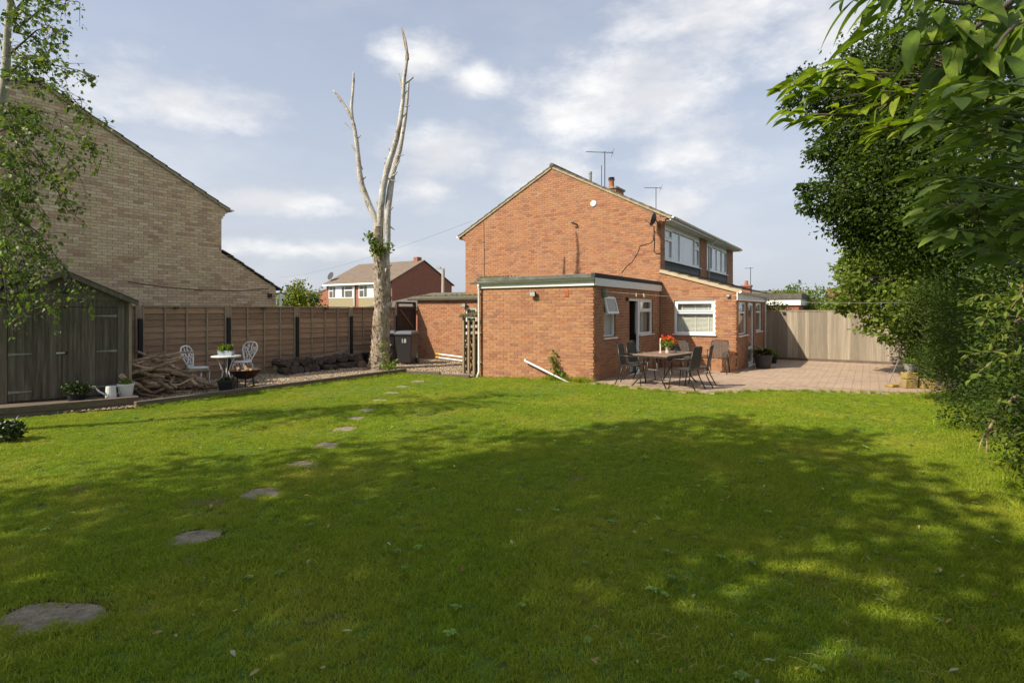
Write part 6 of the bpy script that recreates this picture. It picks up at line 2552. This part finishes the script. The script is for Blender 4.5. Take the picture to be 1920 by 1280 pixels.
# ---- right-hand boundary: hedge, trees and overhanging boughs
def hedge_block(name, label, x0, x1, y0, y1, z0, z1, n, size, m, wob=.25, cat='hedge', group=None):
    """leafy mass with an uneven face towards the lawn, twigs inside"""
    t = thing(name, ((x0 + x1) / 2, (y0 + y1) / 2, 0), label, cat, group)
    k = n // 22
    cy_ = NR.uniform(y0, y1, k)
    cz = z0 + (z1 - z0) * NR.rand(k)
    face = x0 + wob * (np.sin(cy_ * 2.3 + cz * 1.7) + np.sin(cy_ * 5.1 + 2 + cz * 3.1) * .5 + np.sin(cz * 4 + cy_) * .4)
    face += (x1 - x0) * .30 * np.clip((cz - z1 * .8) / max(.1, z1 * .2), 0, 1) ** 2
    cx = face + (x1 - x0) * NR.rand(k) ** 2.2
    C = np.stack([cx, cy_, cz], 1)
    i = NR.randint(0, k, n)
    off = NR.normal(size=(n, 3)) * np.array([.10, .13, .10])
    pos = C[i] + off
    pos[:, 2] = np.maximum(pos[:, 2], z0 * .5 + .02)
    out = off * 6 + np.array([-.8, -.3, .35])
    leaves('foliage', pos, out, size, m, t, up_bias=.4)
    tw = MB()
    for c in C[::9]:
        b = Vector((min(x1, c[0] + .7), c[1] + random.uniform(-.3, .3), max(0, c[2] - .9)))
        tw.tube([b, b.lerp(Vector(c), .5) + Vector((0, 0, .05)), Vector(c)], [.014, .009, .003], 4, cap=False)
    for y in np.arange(y0 + .3, y1, .8):
        x = x0 + (x1 - x0) * .55
        tw.tube([(x, y, -.05), (x + random.uniform(-.1, .1), y + .1, z1 * .5), (x + random.uniform(-.2, .2), y, z1 * .92)], [.05, .035, .012], 6)
    tw.build('branches', M_BARK, t, smooth=True)
    return t


hedge_block('box_honeysuckle_hedge', 'dense small-leaved dark green hedge along the lawn side', 1.35, 2.9, 3.2, 15.6, .05, 3.4, 64000, .050, M_LEAF, .22)
hedge_block('feathery_hedge', 'feathery green hedge end beside the pale board fence', 1.05, 2.5, 15.4, 21.2, .05, 2.5, 30000, .055, M_LEAF, .3)
# maple over the fence end
mb_ = Vector((1.6, 18.9, 0))
tree_of('field_maple', 'light green maple overhanging the pale board fence', mb_, (1.2, 18.6, 3.6),
        [B(1640, 455, 15.5, .8), B(1610, 500, 15.5, .55), B(1600, 545, 15.2, .5), B(1660, 520, 15.3, .9), B(1640, 580, 15, .6), B(1700, 470, 15.5, 1.1), B(1680, 570, 14.8, .7), B(1620, 465, 16, .5), B(1720, 590, 14.5, .7),
         B(1590, 500, 16, .28), B(1585, 570, 15.2, .25), B(1655, 610, 14.8, .4), B(1665, 420, 16, .8), B(1740, 520, 15, 1.0)], 17000, .105, M_LEAFY, r=.12, width=1.5, clump=.22, limb=.02, every=3)
# privet trees: small dark leaves against the sky
pv = Vector((2.3, 11.2, 0))
tree_of('privet_tree', 'tall dark privet tree standing in the hedge against the sky', pv, (1.4, 10.6, 5.2),
        [B(1560, 200, 9.5, .35), B(1520, 165, 9.5, .35), B(1500, 190, 9.5, .25), B(1600, 230, 9.5, .55), B(1560, 275, 9.3, .35), B(1535, 285, 9.3, .18), B(1620, 300, 9.2, .6), B(1560, 370, 9, .38), B(1525, 375, 9, .27), B(1505, 365, 9, .16), B(1600, 400, 9, .45), B(1645, 370, 9, .8),
         B(1700, 300, 9, 1.0), B(1680, 200, 9.3, .9), B(1650, 130, 9.5, .7), B(1740, 120, 9.3, 1.1), B(1760, 400, 8.5, .9), B(1800, 250, 8.6, 1.1), B(1600, 140, 9.6, .35), B(1640, 440, 9, .45), B(1700, 430, 8.8, .7), B(1850, 380, 7.5, .9)],
        74000, .066, M_LEAF, r=.13, clump=.2, limb=.018, every=9, per=24)
tree_of('hedge_tree', 'dark dense tree at the near end of the hedge', (3.4, 5.8, 0), (3.2, 5.9, 5.0),
        [((3.0, 6.3, 4.2), (1.3, 1.5, 1.3)), ((3.1, 5.0, 3.4), (1.2, 1.3, 1.4)), ((2.8, 7.8, 4.6), (1.2, 1.4, 1.2)), ((3.2, 6.4, 5.8), (1.4, 1.6, 1.2)), ((2.5, 6.6, 3.2), (.9, 1.4, .9)), ((3.0, 4.0, 2.4), (1.0, 1.0, 1.2)), ((2.5, 9.2, 5.6), (1.3, 1.4, 1.2)), ((3.5, 4.6, 5.0), (1.2, 1.2, 1.2))],
        34000, .075, M_LEAF, r=.15, limb=.03, every=4)


# ---- near boughs with large leaves
def bough(tree_, name, pts, d0, r0, m_b=M_BARK):
    return px_tube([(p[0], p[1], r0 * F / p[2] * (1 - .75 * i / (len(pts) - 1)), p[2] - d0) for i, p in enumerate(pts)], dd=d0, sides=7, jitter=.03).build(name, m_b, tree_, smooth=True)


def spray(pts, n, spread):
    """leaf seats along a bough given as (px, py, depth)"""
    P = [at(*p) for p in pts]
    pos, fw = [], []
    for i in range(n):
        t = (i + random.random()) / n * (len(P) - 1)
        k = min(len(P) - 2, int(t))
        q = P[k].lerp(P[k + 1], t - k)
        along = (P[k + 1] - P[k]).normalized()
        side = along.cross(Vector((0, 0, 1))).normalized() * (1 if i % 2 else -1)
        pos.append(tuple(q + Vector((random.gauss(0, spread), random.gauss(0, spread), random.gauss(0, spread)))))
        fw.append(tuple(along * .8 + side * random.uniform(.3, .9) + Vector((0, 0, random.uniform(-.35, .25)))))
    return np.array(pos), np.array(fw)


LONG = long_leaf(.115, .3, 8)
lau = thing('laurel_tree', tuple(cw(3.3, 2.6)), 'glossy long-leaved laurel boughs reaching over the lawn corner', 'tree')
q = cw(3.3, 2.6)
MB().tube([Vector((q.x, q.y, -.1)), Vector((q.x - .05, q.y + .1, 1.4)), at(2100, 300, 2.9), at(2040, 150, 3.0), at(1960, 20, 3.0), at(1900, -120, 3.1)], [.10, .085, .07, .06, .045, .02], 9).build('trunk', M_BARK, lau, smooth=True)
sp = [[(2040, 150, 3.0), (1850, 190, 3.1), (1700, 175, 3.3), (1560, 165, 3.4), (1480, 160, 3.5)], [(1700, 175, 3.3), (1620, 215, 3.3), (1540, 215, 3.3), (1500, 220, 3.35)], [(1850, 190, 3.1), (1720, 230, 3.1), (1650, 240, 3.2)],
      [(1960, 20, 3.0), (1820, 10, 2.6), (1700, -10, 2.4), (1600, 0, 2.4)], [(1900, 0, 2.8), (1800, 70, 2.4), (1720, 85, 2.3)], [(1960, 20, 3.0), (1880, 90, 2.5), (1780, 130, 2.4)], [(1960, 40, 3), (1900, 50, 2.3), (1850, 120, 2.2)],
      [(1900, -120, 3.1), (1780, -70, 2.6), (1680, -40, 2.5)], [(1960, 20, 3), (1990, 120, 2.4), (1900, 170, 2.3)], [(1700, 175, 3.3), (1600, 130, 3.4), (1540, 140, 3.4)]]
for i, s in enumerate(sp):
    bough(lau, 'branch', s, s[0][2], .014)
small = [0, 1, 2, 9]
P1, F1_ = zip(*[spray(sp[i], 90 if i == 0 else 46, .035) for i in small])
pos, fw = np.concatenate(P1), np.concatenate(F1_)
stamp('leaves', *LONG, frames(pos, fw, np.tile([0, 0, 1.0], (len(pos), 1)) + rand_dirs(len(pos)) * .5, NR.uniform(.11, .19, len(pos)), 1.25), M_LAUREL, lau, tones=np.clip(NR.normal(.75, .2, len(pos)), 0, 1))
P1, F1_ = zip(*[spray(sp[i], 46, .06) for i in range(len(sp)) if i not in small])
pos, fw = np.concatenate(P1), np.concatenate(F1_)
fw[:, 2] -= .35
stamp('leaves', *LONG, frames(pos, fw, np.tile([0, 0, 1.0], (len(pos), 1)) + rand_dirs(len(pos)) * .45, NR.uniform(.15, .26, len(pos)), 1.05), M_LAUREL, lau, tones=np.clip(NR.normal(.45, .25, len(pos)), 0, 1))

eld = thing('elder_bush', tuple(cw(3.1, 1.9)), 'elder bush with grey-green leaflets and a faded flower head near the hedge', 'bush')
q = cw(3.1, 1.9)
MB().tube([Vector((q.x, q.y, -.1)), Vector((q.x, q.y + .05, 1.2)), at(2150, 400, 2.1), at(2080, 300, 2.1)], [.06, .05, .035, .02], 8).build('trunk', M_BARK, eld, smooth=True)
LFT = long_leaf(.17, .18, 6)
epos, efw = [], []
st_ = MB()
el_ends = []
for k in range(74):
    t = random.random()
    el_ends.append((random.uniform(1700, 1960), random.uniform(150, 480), random.uniform(1.75, 2.5)))
el_ends = [e for e in el_ends if e[0] > 1715 + abs(e[1] - 330) * .25]
for e in el_ends + [(1745, 260, 2.1), (1720, 330, 2.15), (1735, 390, 2.1), (1790, 440, 2.0), (1770, 300, 2.0)]:
    tip = at(*e)
    base = at(e[0] + random.uniform(110, 210), e[1] + random.uniform(-50, 40), e[2] + random.uniform(-.05, .25))
    ax_ = (tip - base)
    base = tip - ax_.normalized() * .28
    ax_ = (tip - base)
    st_.tube([base, base.lerp(tip, .5) + Vector((0, 0, .01)), tip], [.004, .003, .0018], 5, cap=False)
    un = ax_.normalized()
    side = un.cross(Vector((0, 0, 1))).normalized()
    epos.append(tuple(tip))
    efw.append(tuple(un + Vector((0, 0, -.25))))
    for u_ in (.35, .68, .95):
        for s_ in (-1, 1):
            epos.append(tuple(base.lerp(tip, u_)))
            efw.append(tuple(un * .75 + side * s_ * .9 + Vector((0, 0, random.uniform(-.35, .1)))))
    st_.tube([base, at(e[0] + 330, e[1] + 40, e[2] + .2)], [.005, .009], 5, cap=False)
st_.build('stalks', mat('green_stalk', (.12, .16, .06), .6, .2, 9), eld, smooth=True)
epos, efw = np.array(epos), np.array(efw)
stamp('leaves', *LFT, frames(epos, efw, np.tile([0, 0, 1.0], (len(epos), 1)) + rand_dirs(len(epos)) * .35, NR.uniform(.085, .14, len(epos)), 1.2), M_ELDER, eld)
fh = MB()
fc_ = at(1812, 388, 2.0)
for i in range(70):
    d = Vector((random.gauss(0, .03), random.gauss(0, .03), random.gauss(0, .016)))
    fh.tube([fc_ + Vector((.03, .03, -.05)), fc_ + d * 1.3], .0008, 4, cap=False)
    fh.lathe(fc_ + d * 1.3, [(.001, -.003), (.004, 0), (.001, .003)], 5)
fh.build('flower_head', mat('faded_flower', (.40, .36, .20), .8, .2, 40), eld)
# bramble shoots and a drooping twig low at the hedge
bs_ = thing('bramble_shoots', tuple(onG(1880, 850)), 'bright green bramble shoots and drooping twigs at the hedge foot', 'plant')
bp_, bf_ = [], []
tw = MB()
for k in range(26):
    e = (random.uniform(1810, 1935), random.uniform(560, 850), random.uniform(4.3, 5.6))
    tip = at(*e)
    base = tip + CR * random.uniform(.3, .7) + CF * random.uniform(0, .4) + Vector((0, 0, random.uniform(-.15, .3)))
    tw.tube([base, base.lerp(tip, .5) + Vector((0, 0, .06)), tip], [.006, .004, .002], 5, cap=False)
    for u_ in (.4, .55, .7, .85, 1.0):
        for s_ in range(3):
            bp_.append(tuple(base.lerp(tip, u_) + Vector((0, 0, .06 * (1 - abs(u_ - .5) * 2)))))
            bf_.append(tuple((tip - base).normalized() * .6 + Vector(rand_dirs(1)[0]) * .8))
twp = [(1900, 745, 5.2), (1862, 790, 5.0), (1852, 815, 4.95), (1850, 850, 4.9)]
px_tube([(a, b, 2.6 - i * .5, d - 5) for i, (a, b, d) in enumerate(twp)], dd=5, mb=tw, sides=6)
px_tube([(1858, 800, 1.4), (1842, 822, 1), (1835, 845, .6)], dd=4.95, mb=tw, sides=5)
px_tube([(1900, 745, 3, .2), (1990, 715, 4, .6)], dd=5, mb=tw, sides=5)
tw.build('stems', M_DRIFT, bs_)
bp_, bf_ = np.array(bp_), np.array(bf_)
stamp('leaves', *LFT, frames(bp_, bf_, np.tile([0, 0, 1.0], (len(bp_), 1)) + rand_dirs(len(bp_)) * .4, NR.uniform(.06, .11, len(bp_)), 1.3), M_LEAFY, bs_)
# rank growth along the hedge foot
hp_ = []
for i in range(420):
    y = random.uniform(3.5, 15)
    x = 1.25 + random.gauss(0, .16) + .2 * math.sin(y * 1.7)
    hp_.append((x, y, gz(x, y)))
scatter('hedge_foot_grass', hp_, [(random.gauss(0, .2), random.gauss(0, .2), random.uniform(0, 6.28)) for _ in hp_], [random.uniform(.4, 1.1) for _ in hp_],
        [proto(grass_clump(80 + i, 22, .12, .06), 'grass_tuft', M_GRASS) for i in range(3)], 'rank tufts of grass along the hedge foot', 'grass')

# ---- beyond the far fence
for i, (px, d, h, rr, lab, m_) in enumerate(((1465, 34, 3.3, 1.0, 'thin pale tree far behind the lean-to', M_LEAFY), (1500, 33, 3.5, 1.2, 'light green tree with bare upright shoots beyond the pale fence', M_LEAFY), (1530, 31, 3.3, 1.2, 'rounded green tree beyond the middle of the pale fence', M_LEAFY),
                                          (1565, 36, 3.0, 1.4, 'broad bush beyond the pale fence near the maple', M_LEAFY), (1600, 34, 2.9, 1.4, 'dark bush beyond the pale fence behind the maple', M_LEAF))):
    q = at(px, HOR, d)
    tree_of('garden_tree', lab, (q.x, q.y, -.3), (q.x, q.y, h - .4), [((q.x, q.y, h - rr), (rr, rr, rr * .9)), ((q.x + rr * .7, q.y, h - rr * 1.3), (rr * .8,) * 3), ((q.x - rr * .7, q.y, h - rr * 1.2), (rr * .7,) * 3), ((q.x, q.y, h - rr * 2), (rr * 1.2,) * 3)],
            3200, .15, m_, r=.09, group='trees beyond the pale fence', limb=.025, every=3)
q = at(1455, 568, 25)
tree_of('ivy_shrub', 'ivy-clad shrub just beyond the pale fence beside the lean-to', (q.x, q.y, -.3), (q.x, q.y, 1.9), [((q.x, q.y, 1.6), (.7, .7, .5)), ((q.x - .5, q.y, 1.5), (.5, .5, .5))], 2200, .09, M_LEAF, r=.06, cat='shrub', limb=.02)
q = at(1462, 560, 29)
nb = thing('white_fascia_annexe', (q.x, q.y, -.3), 'flat-roofed annexe with white fascia beyond the pale fence', 'building')
u_ = Vector((1, 0, 0))
MB((q.x - 1.4, q.y, 0), UX, NY).box(0, 2.3, -4, 0, -.3, 2.0).build('wall', M_FARB, nb)
MB((q.x - 1.5, q.y, 0), UX, NY).box(0, 2.5, -4.1, .1, 2.0, 2.32).build('fascia_board', M_WHITE, nb)
MB((q.x - 1.55, q.y, 0), UX, NY).box(0, 2.6, -4.15, .15, 2.32, 2.62).build('roof_edge', M_TILE2, nb)
q = at(1391, 545, 34)
fh2 = plain_house('red_chimney_house', 'house with a red brick chimney just showing above the lean-to roof', q.x - 3, q.x + 2.6, q.y, q.y + 6, 1.9, 2.9, M_FARB, M_TILE2, 'X')
MB((q.x, q.y + 1.5, 0), UX, NY).box(-.28, .28, -.28, .28, 2.3, 3.25).box(-.33, .33, -.33, .33, 3.25, 3.35).build('chimney', M_FARB, fh2)
MB().lathe((q.x, q.y + 1.5, 3.35), [(.12, 0), (.1, .3)], 10).build('chimney_pot', M_TERRA, fh2)
MB().tube([(q.x + .25, q.y + 1.5, 3.0), (q.x + .25, q.y + 1.5, 4.5)], .02, 5).tube([(q.x - .1, q.y + 1.5, 4.45), (q.x + .4, q.y + 1.5, 4.45)], .015, 5).build('tv_aerial', M_DARK, fh2)
q = at(1588, 560, 60)
plain_house('far_brown_house', 'far brown roofed house glimpsed beside the maple', q.x - 2, q.x + 3, q.y, q.y + 7, 2.6, 4.2, M_FARB, mat('red_tile_far', (.20, .09, .06), .9, .2, 3), 'X')

# overhead wire
ow = MB()
a, b = at(886, 414, 24), at(520, 520, 60)
ow.tube([a.lerp(b, i / 12) - Vector((0, 0, .5 * 4 * (i / 12) * (1 - i / 12))) for i in range(13)], .0045, 4)
tag(ow.build('overhead_wire', M_DARK), 'overhead wire running from the house eaves to the lamp post side', 'wire')
print('objects', len(bpy.data.objects))
